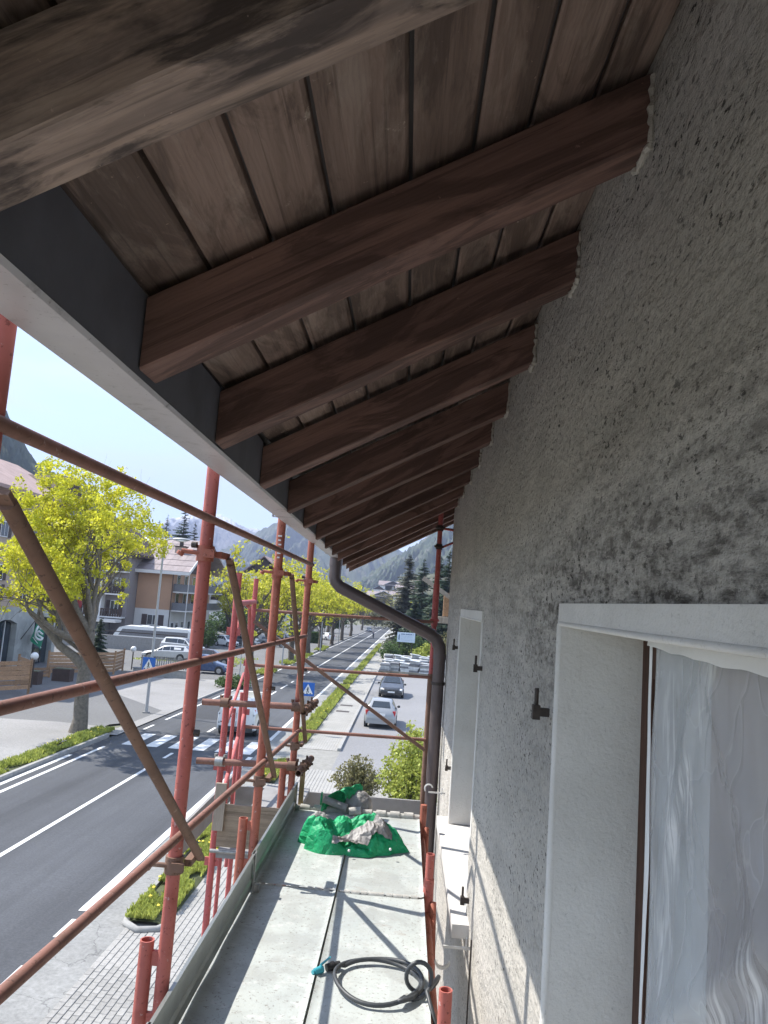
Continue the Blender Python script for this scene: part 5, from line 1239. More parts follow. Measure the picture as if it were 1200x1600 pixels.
house_simple('village_house', 'cream house with small shuttered window between the two crimson tower poles', -42, 190, 10, 10, gz(190), H + 4.6, H + 9, M['white_wall'], M['roof_brown'], 'y', 2)
# far village on the valley slope (one group; each house wall, roof, gable)
rr = random.Random(5)
vl = ['low white house with grey roof at the foot of the far slope', 'white chalet in the upper row of the far village', 'pale long house in the middle of the far village', 'small far house beside the tall spruces', 'white far house lowest in the village, nearest the road', 'far chalet with wide pale roof', 'grey roofed far house at the left of the village', 'far house under the hill, half hidden by crowns', 'white walled far house highest on the slope']
for i, lab in enumerate(vl):
    px = 588 + (i % 5) * 11 + (4 if i > 4 else 0); py = 936 - (i // 3) * 9 - rr.uniform(0, 4); D = 520 + 30 * (i // 3)
    p = at(px, py, y=D); w = rr.uniform(9, 14)
    house_simple('far_house', lab, p.x - w / 2, D, w, 9, p.z - 7, p.z + 1, p.z + 4, M['white_wall'], M['roof_pale'] if i % 2 else M['roof_slate'], 'xy'[i % 2], 0, 'house', 'houses of the far village')
# ------------------------------------------------------------------ fences, lamps, signs, walls
def plank_fence(label, pts, top, bot, n, gap=.16):
    t = thing('board_fence', label, 'fence', (pts[0][0], pts[0][1], gz(pts[0][1])))
    for a, b in zip(pts, pts[1:]):
        a = Vector(a); b = Vector(b)
        for k in range(n):
            z = bot + (top - bot) * k / n
            m = MB(); m.bar((a.x, a.y, gz(a.y) + z + .09), (b.x, b.y, gz(b.y) + z + .09), .035, (top - bot) / n * (1 - gap)); obj('slat', m, M['fence_wood'], t)
    for p in pts:
        m = MB(); m.bb((p[0] - .06, p[1] - .05, gz(p[1]) - .1), (p[0] + .06, p[1] + .05, gz(p[1]) + top + .06)); obj('post', m, M['fence_wood'], t)
    return t
plank_fence('light brown slatted fence turning a corner at the left edge', [(-26.5, 36.5), (-23.4, 40.5), (-21.6, 43.8), (-23.6, 46.2)], 2.0, .35, 6)
plank_fence('light brown slatted fence panels right of the big tree trunk', [(-25.2, 53.5), (-23.6, 55.4), (-22.0, 57.6), (-22.6, 61)], 1.75, .25, 6)
plank_fence('low brown board fence behind the big tree trunk near the planters', [(-26.4, 49.6), (-24.6, 52.6)], .75, .1, 3)
def gtable(label, x, y):
    t = thing('planter_box', label, 'planter', (x, y, gz(y)))
    obj('box', MB().bb((x - .6, y - .35, gz(y)), (x + .6, y + .35, gz(y) + .85)), M['brown_timber'], t); obj('soil', MB().bb((x - .52, y - .28, gz(y) + .851), (x + .52, y + .28, gz(y) + .9)), M['earth'], t)
gtable('dark wooden planter box left of the big tree trunk', -23.8, 48.4); gtable('dark wooden planter box just beside the big tree trunk', -23.0, 51.2)
def globe_lamp(label, x, y, h):
    t = thing('globe_lamp', label, 'lamp', (x, y, gz(y)), 0, 'globe lamps on the forecourt')
    m = MB(); m.tube((x, y, gz(y)), (x, y, gz(y) + h), .05); obj('post', m, M['iron'], t)
    m = MB(); m.ball((x, y, gz(y) + h + .2), .24, 16); obj('globe', m, M['white_plain'], t, 180)
globe_lamp('white globe lamp on a short post left of the big tree', -22.9, 46.7, 1.75); globe_lamp('white globe lamp beside the slatted fence near the silver estate', -22.4, 62.5, 1.5)
# picket fence and the low forecourt wall
pf = thing('picket_fence', 'grey picket fence between the globe lamp and the parked silver estate', 'fence', (-21, 64, gz(64)))
for k in range(22): x = -22.0 + k * .19; obj('picket', MB().bb((x, 63.5, gz(64)), (x + .09, 63.54, gz(64) + 1.2)), M['grey_board'], pf)
for z in (.35, .95): obj('rail', MB().bb((-22.1, 63.55, gz(64) + z), (-17.8, 63.6, gz(64) + z + .08)), M['grey_board'], pf)
lw = thing('low_wall', 'low grey concrete wall along the forecourt below the parked cars', 'wall', (-18, 58.5, gz(58)))
obj('wall_block', MB().bb((-20.8, 58.4, gz(58)), (-15.6, 58.75, gz(58) + .55)), M['kerb'], lw)
obj('coping', MB().bb((-20.85, 58.35, gz(58) + .552), (-15.55, 58.8, gz(58) + .62)), M['concrete'], lw)
lw2 = thing('grey_wall', 'long grey retaining wall in front of the glazed shop', 'wall', (-30, 84, gz(84)))
obj('wall_block', MB().bb((-38.5, 84, gz(84)), (-24.5, 84.4, gz(84) + 1.5)), M['grey_board'], lw2); obj('rail', MB().bb((-38.5, 84.1, gz(84) + 1.9), (-24.5, 84.2, gz(84) + 2.0)), M['iron'], lw2)
M['lamp_grey'] = simple('galvanised_post', (.36, .37, .38), .5, .4, .12, 8)
def street_lamp(label, x, y, h, arm=1.2, az=0, group='street lamps along the road'):
    t = thing('street_lamp', label, 'street lamp', (x, y, gz(y)), 0, group); z = gz(y)
    m = MB(); m.tube((x, y, z), (x, y, z + h), .085, .05, 12); obj('pole', m, M['lamp_grey'], t, 60)
    m = MB(); m.path([(x, y, z + h - .02), (x + .2 * math.cos(az), y + .2 * math.sin(az), z + h + .1), (x + arm * .5 * math.cos(az), y + arm * .5 * math.sin(az), z + h + .16)], .04, 8); obj('arm', m, M['lamp_grey'], t)
    m = MB(); c = (x + (arm * .5 + .35) * math.cos(az), y + (arm * .5 + .35) * math.sin(az), z + h + .14); m.ball(c, .5, 12, (1 if abs(math.cos(az)) > .5 else .4, .4 if abs(math.cos(az)) > .5 else 1, .2)); hd = obj('lamp_head', m, M['lamp_grey'], t, 60)
    m = MB(); m.ball((c[0], c[1], c[2] - .06), .36, 12, (.9, .6, .2)); obj('lens', m, M['white_plain'], hd, 60)
    m = MB(); m.box((x, y, z + .05), (.3, .3, .1)); obj('foot', m, M['concrete'], t)
    return t
street_lamp('tall grey street lamp carrying the crossing sign beside the silver estate', -13.4, 40.3, 9.2, 1.1, .1)
street_lamp('street lamp on the left verge far down the road, behind the third pole', -11.9, 108, 8.5, 1.2, math.pi)
street_lamp('farther street lamp on the left verge beyond the clipped hedge', -12.0, 138, 8.5, 1.2, math.pi)
street_lamp('short street lamp under the yellow crowns, left of the third pole', -12.4, 78, 6.2, 1.0, math.pi)
def cross_sign(label, c, s, rz, post=None):
    t = thing('crossing_sign', label, 'road sign', c, rz, 'blue pedestrian crossing signs')
    blue = simple('sign_blue', (.012, .11, .42), .4, 0, .05)
    obj('panel', MB().bb((-s / 2, -.015, -s / 2), (s / 2, .015, s / 2)), blue, t, local=True)
    m = MB(); m.prism([(-s * .40, -s * .34), (s * .40, -s * .34), (0, s * .40)], -.024, -.017, 1); obj('triangle', m, M['white_plain'], t, local=True)
    m = MB(); k = s * .9; y0 = -.031
    def lb(a, b, w): m.bar((a[0] * k, y0, a[1] * k), (b[0] * k, y0, b[1] * k), w * k, .012, (0, 1, 0))
    m.tube((.0, y0 - .005, .155 * k), (.0, y0 + .006, .155 * k), .042 * k, n=10)
    lb((0, .11), (-.01, -.06), .075); lb((-.01, -.05), (-.09, -.27), .05); lb((.0, -.05), (.09, -.27), .05); lb((0, .09), (-.1, -.02), .035); lb((0, .09), (.1, .0), .035)
    obj('walking_figure', m, M['plastic_black'], t, local=True)
    m = MB()
    for q in range(3): m.bb((-s * .34 + q * s * .25, -.026, -s * .335), (-s * .24 + q * s * .25, -.0245, -s * .28))
    obj('stripes', m, M['plastic_black'], t, local=True)
    if post: m = MB(); m.tube((0, .05, -post), (0, .05, s * .55), .03); obj('post', m, M['lamp_grey'], t, local=True)
    return t
cs = at(232, 1038, y=40.1); cross_sign('blue crossing sign fixed to the tall street lamp on the left', (cs.x, 40.15, cs.z), .72, R_(-8))
cs = at(481, 1077, y=38); cross_sign('blue crossing sign on its own post in the right verge behind the poles', (cs.x, 38, cs.z), .66, R_(8), cs.z - gz(38))
# two slim posts of a frame sign on the left verge
fs_ = thing('post_frame', 'two slim grey posts with cross bars on the left verge', 'post frame', (-12.6, 58, gz(58)))
for x in (-13.0, -12.4): m = MB(); m.tube((x, 58, gz(58)), (x, 58, gz(58) + 3.4), .035); obj('post', m, M['lamp_grey'], fs_)
for z in (.5, .8, 1.1): m = MB(); m.tube((-13.0, 58, gz(58) + z), (-12.4, 58, gz(58) + z), .02); obj('bar', m, M['lamp_grey'], fs_)
# green lit cross-shaped shop sign far down the road
gs = at(449, 963, y=150); t = thing('shop_sign', 'small green shop sign far along the left side of the road', 'shop sign', (gs.x, 150, gs.z))
obj('panel', MB().bb((gs.x - .7, 149.9, gs.z - .3), (gs.x + .7, 150, gs.z + .3)), simple('sign_green', (.02, .35, .16), .5), t); obj('bracket', MB().bb((gs.x - 1.4, 149.95, gs.z - .05), (gs.x - .71, 150, gs.z + .05)), M['iron'], t)
m = MB(); m.tube((gs.x - 1.4, 150, gz(150)), (gs.x - 1.4, 150, gs.z + .4), .06); obj('post', m, M['iron'], t)
# billboard
BB = 98.0; b0 = at(621, 988, y=BB); b1 = at(648, 1004, y=BB)
bb = thing('billboard', 'white and pale blue billboard standing above the stacked stone', 'billboard', ((b0.x + b1.x) / 2, BB, gz(BB)))
bw = b1.x - b0.x; cz = (b0.z + b1.z) / 2; hz2 = .62; cx = (b0.x + b1.x) / 2
obj('board', MB().bb((cx - bw / 2, BB, cz - hz2), (cx + bw / 2, BB + .1, cz + hz2)), simple('billboard_white', (.62, .70, .80), .5, 0, .04), bb)
inkm = simple('billboard_blue', (.10, .16, .30), .5)
m = MB(); m.prism([(cx - bw * .42, cz - .3), (cx - bw * .36, cz - .42), (cx - bw * .36, cz + .42), (cx - bw * .42, cz + .2)], BB - .006, BB - .002, 1); obj('emblem', m, inkm, bb)
pal = simple('billboard_grey_blue', (.42, .52, .66), .5)
for r, (zz, hh, mt) in enumerate(((.40, .15, inkm), (.17, .07, pal), (.02, .07, pal), (-.16, .07, pal), (-.34, .06, pal))):
    rr = random.Random(r + 9); x = cx - bw * .28; m = MB()
    while x < cx + bw * .40: w = rr.uniform(.05, .13); m.bb((x, BB - .006, cz + zz - hh / 2), (x + w, BB - .002, cz + zz + hh / 2 * rr.uniform(.4, 1))); x += w + rr.choice((.025, .025, .025, .1))
    tag(obj('print_line', m, mt, bb), None, None, None, 'stuff')
for x in (cx - bw * .35, cx + bw * .35): m = MB(); m.bb((x - .06, BB + .101, gz(BB)), (x + .06, BB + .2, cz + hz2 - .05)); obj('post', m, M['iron'], bb)
# ------------------------------------------------------------------ stone on pallets in the yard
M['slab'] = simple('pale_stone_slab', (.50, .50, .50), .85, 0, .25, 3, .3, rnd=.25)
M['slab_dark'] = simple('grey_stone_slab', (.22, .22, .23), .85, 0, .25, 3, .3, rnd=.3)
M['wrap'] = simple('white_wrap', (.66, .68, .70), .35, 0, .08, 5)
stk = []
def stone_stack(seed):
    rr = random.Random(seed); t = thing('stone_stack', 'x', 'stone stack', (0, 0, 0), 0, 'stacks of stone on pallets in the yard')
    pa = obj('pallet', MB().bb((-.6, -.5, .09), (.6, .5, .13)), M['pale_wood'], t, local=True)
    for y in (-.42, 0, .42): obj('runner', MB().bb((-.6, y - .05, 0), (.6, y + .05, .089)), M['pale_wood'], pa, local=True)
    z = .131
    for k in range(5):
        w, d, h = rr.uniform(.42, .58), rr.uniform(.35, .5), rr.uniform(.07, .16); a = rr.uniform(-.08, .08)
        m = MB(); m.box((rr.uniform(-.05, .05), rr.uniform(-.04, .04), z + h / 2), (2 * w, 2 * d, h), Matrix.Rotation(a, 3, 'Z')); obj('slab', m, M['slab'] if (seed + k) % 3 else M['slab_dark'], t, local=True); z += h + .012
    if seed % 2: m = MB(); m.box((0, 0, z + .02), (1.1, .9, .04), Matrix.Rotation(.05, 3, 'Y')); obj('wrap', m, M['wrap'], t, local=True)
    return t
protos = [stone_stack(i) for i in range(4)]
lab1 = ['front row', 'second row', 'third row', 'fourth row', 'fifth row', 'back row']; lab2 = ['at the left end', 'second from the left', 'third from the left', 'in the middle', 'right of the middle', 'next to last on the right', 'at the right end by the downpipe']
used = set()
for r in range(6):
    for c in range(7):
        i = (r * 3 + c * 2 + (c // 2)) % 4; x = -1.75 + c * 1.02 + random.uniform(-.12, .12) + .2 * (r % 2); y = 80.2 + r * 2.3 + random.uniform(-.3, .3)
        o = protos[i] if i not in used else copy_tree(protos[i]); used.add(i)
        o.location = (x, y, gz(y) + .02); o.rotation_euler = (0, 0, random.uniform(-.3, .3)); s = random.uniform(1.1, 1.75) + .06 * r; o.scale = (1, 1, s)
        o['label'] = f'stack of pale stone slabs, {lab1[r]}, {lab2[c]}'
sheet('yard_earth', -2.4, 12, 79, 110, .012, M['verge'])
# ------------------------------------------------------------------ trees and bushes
def rv(rr): 
    while True:
        v = Vector((rr.uniform(-1, 1), rr.uniform(-1, 1), rr.uniform(-1, 1)))
        if .05 < v.length < 1: return v.normalized()
def leaf_puff(m, c, r, n, s, rr):
    for i in range(n):
        d = rv(rr) * r * rr.random() ** .45; p = c + Vector((d.x, d.y, d.z * .75))
        a = rv(rr); b = a.cross(rv(rr)); 
        if b.length < .1: continue
        b.normalize(); q = s * rr.uniform(.6, 1.25)
        m.add([p - a * q, p + b * q * .62 + a * q * .1, p + a * q, p - b * q * .62 + a * q * .1], [(0, 1, 2, 3)])
CLIP = [None]
def grow(wm_, tips, p, d, L, r, lvl, rr, up, spread, maxl):
    n = 4
    for att in range(7):
        pts = [p]; rs = [r]; q = Vector(p); dd = Vector(d)
        if att: dd = (dd + rv(rr) * .35 * att + Vector((-.06 * att, 0, .16 * att))).normalized()
        for i in range(n):
            dd = (dd + rv(rr) * .22 + Vector((0, 0, up * .12))).normalized(); q = q + dd * L / n; pts.append(Vector(q)); rs.append(r * (1 - .45 * (i + 1) / n))
        if not CLIP[0] or CLIP[0](q): break
    else:
        if lvl >= 1: return
    wm_.path(pts, rs, 8 if lvl < 2 else 5, False)
    if lvl >= maxl: tips.append((q, lvl)); return
    if lvl >= 1: tips.append((pts[3], lvl))
    k = 3 if lvl < 2 else rr.choice((2, 3))
    for i in range(k):
        j = rr.choice((2, 3, 4)) if i else 4
        ax = rv(rr); nd = (dd * (1 - spread * .5) + ax * spread + Vector((0, 0, up * .25))).normalized()
        grow(wm_, tips, pts[j], nd, L * rr.uniform(.62, .86), rs[j] * rr.uniform(.55, .75), lvl + 1, rr, up, spread, maxl)
def leafy_tree(name, label, cat, base, h, limbs, trunk_r, trunk_h, leaf, seed, L0, puff=.42, nl=16, ls=.10, spread=.62, up=.35, maxl=4, density=1.0, bark=None, group=None, lean=(0, 0), fork=None, clip=None):
    rr = random.Random(seed); base = Vector(base); t = thing(name, label, cat, base, 0, group)
    w = MB(); tips = []; CLIP[0] = clip
    top = base + Vector((lean[0], lean[1], trunk_h))
    n = 8; pts = [base.lerp(top, k / n) + Vector((noise.noise(Vector((k * .4, seed, 0))), noise.noise(Vector((k * .4, seed, 4))), 0)) * trunk_r * .4 for k in range(n + 1)]
    pts[0] = base - Vector((0, 0, .1)); rs = [trunk_r * (1.25 if k == 0 else 1 - .25 * k / n) for k in range(n + 1)]
    w.path(pts, rs, 14, False); obj('trunk', w, bark or M['bark'], t, 180)
    w = MB()
    for i in range(limbs):
        a = 2 * math.pi * (i + rr.uniform(-.2, .2)) / limbs; d = Vector((math.cos(a), math.sin(a), rr.uniform(.55, 1.6))).normalized()
        grow(w, tips, pts[-1 - (i % 2)] , d, L0 * rr.uniform(.85, 1.15), trunk_r * rr.uniform(.42, .58), 0, rr, up, spread, maxl)
    grow(w, tips, pts[-1], Vector((0, 0, 1)), L0 * 1.15, trunk_r * .6, 0, rr, up * 1.4, spread, maxl)
    if fork:
        for (z, d, L, r) in fork: grow(w, tips, base + (top - base) * z, Vector(d).normalized(), L, r, 0, rr, up, spread, maxl)
    obj('branches', w, bark or M['bark'], t, 180)
    m = MB()
    for q, lv in tips:
        if rr.random() > density or (clip and not clip(q)): continue
        leaf_puff(m, q, puff * rr.uniform(.6, 1.25), int(nl * rr.uniform(.5, 1.4)), ls, rr)
        if lv >= maxl: leaf_puff(m, q + rv(rr) * puff * 1.1, puff * .7, int(nl * .6), ls, rr)
    tag(obj('crown', m, leaf, t), None, None, None, 'stuff')
    return t
bt = on_ground(121, 1146); bt = Vector((-14.05, 33.4, gz(33.4) + .05))
big = leafy_tree('maple_tree', 'big roadside tree in bright yellow green young leaf, nearest on the left verge', 'tree', bt, 12.5, 6, .33, 4.4, M['leaf_yellow'], 12, 2.55, .36, 46, .074, .62, .32, 4, .66, M['bark_light'], clip=lambda q: ((q.x + 15.6) / 4.1) ** 2 + ((q.y - 33.4) / 4.6) ** 2 + ((q.z - 8.3) / 4.9) ** 2 < 1 + .75 * noise.noise(q * .55) and not (q.x > -13.6 and q.z < 7.6), fork=[(.62, (-.6, -.25, .9), 3.0, .22), (.9, (.75, .1, .75), 2.9, .16), (.75, (-.9, .3, .35), 2.4, .1)])
# a pinkish red lantern-like thing on its trunk
m = MB(); c = at(123, 944, y=33.1); m.ball(c, .22, 12, (.7, .5, 1.0)); t = thing('hanging_box', 'rounded pinkish red box hung on the trunk of the big roadside tree', 'nest box', (c.x, c.y, c.z - .22)); obj('shell', m, simple('pink_red', (.50, .08, .11), .5), t, 180)
m = MB(); m.tube((c.x, c.y, c.z + .2), (c.x, c.y + .12, c.z + .36), .015); obj('strap', m, M['black'], t)
row_lab = ['roadside tree with sparse young leaves behind the crimson tower frame', 'yellow leafed roadside tree just left of the third pole', 'yellow leafed roadside tree behind the third pole', 'round yellow roadside tree left of the bent downpipe top', 'yellow roadside tree under the bent downpipe', 'farther yellow roadside tree beyond the street lamp', 'yellow tree far down the row near the oncoming car', 'last small yellow tree at the end of the row']
row = [(-12.45, 61.5, 11.5), (-12.4, 70, 11), (-12.3, 83, 11.5), (-12.3, 97, 11), (-12.4, 112, 11), (-12.4, 130, 11), (-12.6, 152, 11), (-12.8, 180, 11)]
def rowtree(i, leaf, seed, dens=.95, bark=None, L0=2.55): return leafy_tree('roadside_tree', row_lab[i], 'tree', (row[i][0], row[i][1], gz(row[i][1])), row[i][2], 5, .34, 3.3, leaf, seed, L0, .55, 15, .15, .60, .42, 3, dens, bark or M['bark'], 'roadside trees in yellow young leaf')
t0 = rowtree(0, M['leaf_gold'], 31, .42, None, 2.8); t1 = rowtree(1, M['leaf_gold'], 35); t2 = rowtree(2, M['leaf_yellow'], 47, 1.0)
for i, src, rz, sc in ((3, t1, 2.1, 1.05), (4, t2, 4.0, 1.0), (5, t1, 3.3, 1.0), (6, t2, 1.2, 1.08), (7, t1, 5.1, 1.1)):
    copy_tree(src, (row[i][0], row[i][1], gz(row[i][1])), rz, sc, row_lab[i])
for lab, x, y, sc, rz, src in (('bushy yellow tree behind the parked cars, left of the tower frame', -25, 130, .9, 1., t1), ('yellow green tree behind the white box lorry', -22, 158, 1.0, 2.5, t2), ('golden tree behind the apartment house balconies', -27.5, 118, .85, .4, t1), ('yellow tree behind the dark green clipped hedge', -17.5, 172, 1.05, 3.9, t2), ('yellow tree right at the far end of the road', -3.0, 262, 1.1, .2, t1), ('small pale yellow tree above the billboard', 1.5, 215, 1.0, 4.4, t2), ('yellow tree between road end and far village', -14, 246, 1.15, 4.4, t1)):
    o = copy_tree(src, (x, y, gz(y)), rz, sc, lab); o['group'] = 'background trees in yellow leaf'
def conifer(label, base, h, r, seed, mat, group, n_wh=54):
    rr = random.Random(seed); base = Vector(base); t = thing('spruce_tree', label, 'spruce', base, 0, group)
    m = MB(); m.tube(base, base + Vector((0, 0, h)), .018 * h, .02, 8); obj('trunk', m, M['bark'], t, 60)
    m = MB()
    for k in range(n_wh * 9):
        f = rr.random() ** 1.25; z = h * (.05 + .94 * f); R = (r * (1 - f) ** .8 + .12) * rr.uniform(.55, 1.12) * (1 + .18 * math.sin(f * 40 + seed))
        a = rr.uniform(0, 6.283); L = R; d = Vector((math.cos(a), math.sin(a), -.30 + .55 * f)); sd = Vector((-d.y, d.x, 0))
        p = base + Vector((0, 0, z))
        for q in range(7):
            u0 = .06 + q * .135; w = L * .20 * (1.2 - u0) + .12; c = p + d * L * u0 + Vector((0, 0, -.12 * L * u0 * u0))
            for s_ in (-1, 1, 0):
                e = c + sd * s_ * w * rr.uniform(.6, 1.4) + d * w * rr.uniform(.3, 1.0) + Vector((0, 0, -.75 * w * rr.uniform(.3, 1.3)))
                up_ = Vector((0, 0, rr.uniform(.05, .16) * w))
                m.add([c - d * .07 * L + up_, c + d * .13 * L, e], [(0, 1, 2)])
    tag(obj('crown', m, mat, t), None, None, None, 'stuff')
    return t
def cz(px, py, D): p = at(px, py, y=D); return p
p = cz(641, 862, 132); sp1 = conifer('tallest dark spruce left of the far scaffold pole', (p.x, 132, gz(132)), p.z - gz(132), 4.6, 3, M['needle2'], 'spruces right of the road')
for lab, px, py, D, sc, mt in (('spruce just left of the far crimson pole', 664, 872, 126, 4.0, 'needle'), ('spruce seen just right of the far crimson pole', 690, 868, 120, 4.4, 'needle'), ('spruce at the house corner behind the scaffold pole', 704, 860, 112, 4.2, 'needle'), ('lower green spruce in front of the tall grey one', 650, 935, 110, 3.6, 'needle')):
    p = cz(px, py, D); conifer(lab, (p.x, D, gz(D)), p.z - gz(D), sc, int(px), M[mt], 'spruces right of the road')
p = cz(634, 905, 150); leafy_tree('bare_tree', 'bare greyish tree beside the tall dark spruce', 'tree', (p.x, 150, gz(150)), 12, 5, .3, 4, M['leaf_brown'], 77, 3.0, .5, 7, .13, .6, .4, 3, .6)
for lab, px, py, D, sc in (('pointed dark spruce behind the chimney of the apartment house', 291, 789, 165, 6.0), ('slim spruce behind the sheet roof', 263, 803, 175, 4.2), ('left slim spruce behind the sheet roof', 250, 812, 178, 3.6), ('spruce rising beside the tall near pole', 306, 815, 172, 4.0)):
    p = cz(px, py, D); conifer(lab, (p.x, D, gz(D)), p.z - gz(D), sc, px, M['needle'], 'spruces behind the apartment house', 40)
p = on_ground(176, 1030); conifer('small clipped dark cypress in front of the glazed shop', (-27.6, 68, gz(68)), 3.9, .95, 5, M['needle'], None, 26)
# bushes
def bush(label, c, rx, ry, h, leaf, seed, n=160, nl=22, ls=.05, puff=.18):
    rr = random.Random(seed); t = thing('bush', label, 'bush', c); w = MB(); m = MB(); c = Vector(c)
    for i in range(n):
        a = rr.uniform(0, 6.283); q = rr.random() ** .5; top = h * (1 - .55 * q * q) * rr.uniform(.72, 1.08)
        e = c + Vector((math.cos(a) * rx * q, math.sin(a) * ry * q, top)); b = c + Vector((math.cos(a) * rx * q * .25, math.sin(a) * ry * q * .25, 0))
        mid = b.lerp(e, .5) + rv(rr) * .08
        if i % 3 == 0: w.path([b, mid, e], [.018, .012, .005], 5, False)
        for f in (1.0, .72, .45): leaf_puff(m, b.lerp(e, f), puff * rr.uniform(.6, 1.3), int(nl * rr.uniform(.3, 1.0)), ls, rr)
    obj('stems', w, M['bark'], t); tag(obj('foliage', m, leaf, t), None, None, None, 'stuff'); return t
bp = at(628, 1250, y=22.5)
bush('tall yellow green bush in front of the far scaffold pole', (.58, 23.6, gz(23.6)), 1.05, 1.2, 2.75, M['leaf_bush'], 4, 230, 26, .055, .2)
bush('brownish low shrub left of the yellow green bush', (-1.25, 25.6, gz(25.6)), .85, .8, 1.35, M['leaf_brown'], 9, 150, 14, .05, .2)
bush('green shrub at the foot of the brownish shrub', (-1.2, 24.0, gz(24)), 1.0, .6, .55, M['leaf_green'], 14, 120, 16, .05, .16)
bush('small dark shrub on the left verge under the tower frame', (-12.3, 55.5, gz(55)), 1.2, 1.6, .8, M['leaf_green'], 19, 110, 14, .09, .25)
bush('green bush on bank left of the billboard', (-1.8, 97.5, gz(97)), 1.5, 1.6, 2.4, M['leaf_green'], 23, 120, 14, .12, .35)
bush('yellow green bush right of the billboard', (3.5, 99.5, gz(99)), 2.6, 1.6, 2.6, M['leaf_bush'], 24, 150, 14, .13, .4)
bush('olive bush behind the billboard', (.6, 103.5, gz(103)), 3.2, 1.6, 3.6, M['leaf_green'], 25, 170, 14, .14, .45)
bush('dark bush right of the stone stacks', (6.2, 100, gz(100)), 2.6, 1.6, 4.2, M['leaf_brown'], 26, 170, 14, .14, .45)
bush('bush beside the small white city car', (-25.6, 98, gz(98)), 1.3, 1.4, 3.4, M['leaf_green'], 33, 150, 14, .13, .4)
# clipped hedge down the road
t = thing('clipped_hedge', 'dark green clipped box hedge beside the parked silver saloon', 'hedge', (-17.6, 133, gz(133)))
m = MB(); rr = random.Random(8)
for i in range(5200):
    f = rr.choice('xyz'); x, y, z = rr.uniform(-2.6, 2.6), rr.uniform(-1.1, 1.1), rr.uniform(0, 1.9)
    if f == 'x': x = rr.choice((-2.6, 2.6))
    elif f == 'y': y = -1.1
    else: z = 1.9
    leaf_puff(m, Vector((-17.6 + x, 133 + y, gz(133) + z)), .08, 1, .14, rr)
tag(obj('foliage', m, M['leaf_green'], t), None, None, None, 'stuff'); obj('stem_block', MB().bb((-20.1, 132.05, gz(133) - .1), (-15.1, 134, gz(133) + 1.75)), M['leaf_green'], t)
bush('broad dark hedge mass behind the parked cars on the left', (-30, 138, gz(138)), 9, 2.5, 5.0, M['leaf_green'], 41, 300, 10, .25, .8)
bush('dark green mass below the yellow trees far along the left side', (-21, 196, gz(196)), 8, 3, 8.5, M['leaf_green'], 43, 300, 10, .3, .9)
bush('brown leafless thicket between spruces and far village', (3.0, 170, gz(170)), 6, 3, 7.0, M['leaf_brown'], 45, 260, 9, .25, .8)
bush('olive thicket at the end of the road', (-9, 290, gz(290)), 14, 3, 9.0, M['leaf_brown'], 47, 260, 9, .45, 1.2)
# ------------------------------------------------------------------ two bicycles, one rider far away
def bicycle(label, loc, rz):
    t = thing('bicycle', label, 'bicycle', loc, rz)
    for x in (-.52, .52):
        m = MB(); m.path([(x + .33 * math.cos(a), 0, .34 + .33 * math.sin(a)) for a in [2 * math.pi * k / 20 for k in range(21)]], .022, 6, False); w = obj('wheel', m, M['black'], t, local=True)
        m = MB()
        for k in range(6): a = math.pi * k / 6; m.tube((x - .31 * math.cos(a), 0, .34 - .31 * math.sin(a)), (x + .31 * math.cos(a), 0, .34 + .31 * math.sin(a)), .004, n=4)
        obj('spokes', m, M['steel'], w, local=True)
    m = MB()
    for a, b in (((-.52, 0, .34), (0, 0, .32)), ((0, 0, .32), (-.18, 0, .88)), ((-.52, 0, .34), (-.15, 0, .78)), ((-.15, 0, .78), (.36, 0, .80)), ((0, 0, .32), (.38, 0, .72)), ((.52, 0, .34), (.34, 0, .92))): m.tube(a, b, .02, n=6)
    obj('frame', m, M['plastic_black'], t, local=True)
    m = MB(); m.path([(.30, -.28, 1.0), (.36, -.2, .97), (.35, 0, .95), (.36, .2, .97), (.30, .28, 1.0)], .015, 6); obj('handlebar', m, M['steel'], t, local=True)
    m = MB(); m.ball((-.2, 0, .92), .13, 8, (1, .6, .3)); obj('saddle', m, M['black'], t, local=True)
    return t
bicycle('black bicycle leaning by the stone arch behind the big tree trunk', (-28.2, 61.8, gz(61.8) + .05), R_(80))
cx_, cy_ = -7.3, 176.
bicycle('bicycle ridden along the road far away', (cx_, cy_, gz(cy_)), R_(90))
def person(label, loc, rz, joints, edges, radii, mats):
    t = thing('person', label, 'person', loc, rz)
    me = bpy.data.meshes.new('body'); me.from_pydata(joints, edges, []); o = bpy.data.objects.new('body', me); COL.objects.link(o)
    md = o.modifiers.new('skin', 'SKIN'); o.modifiers.new('sub', 'SUBSURF').levels = 1
    for v, r in zip(me.skin_vertices[0].data, radii): v.radius = (r, r)
    me.skin_vertices[0].data[0].use_root = True
    bpy.context.view_layer.update(); ev = o.evaluated_get(bpy.context.evaluated_depsgraph_get()); m2 = bpy.data.meshes.new_from_object(ev)
    bpy.data.objects.remove(o); m2.materials.clear()
    for mt in mats: m2.materials.append(mt)
    for p_ in m2.polygons: z = p_.center.z; p_.material_index = 0 if z > 1.5 else (1 if z > .9 else 2); p_.use_smooth = True
    q = bpy.data.objects.new('body', m2); COL.objects.link(q); q.parent = t; return t
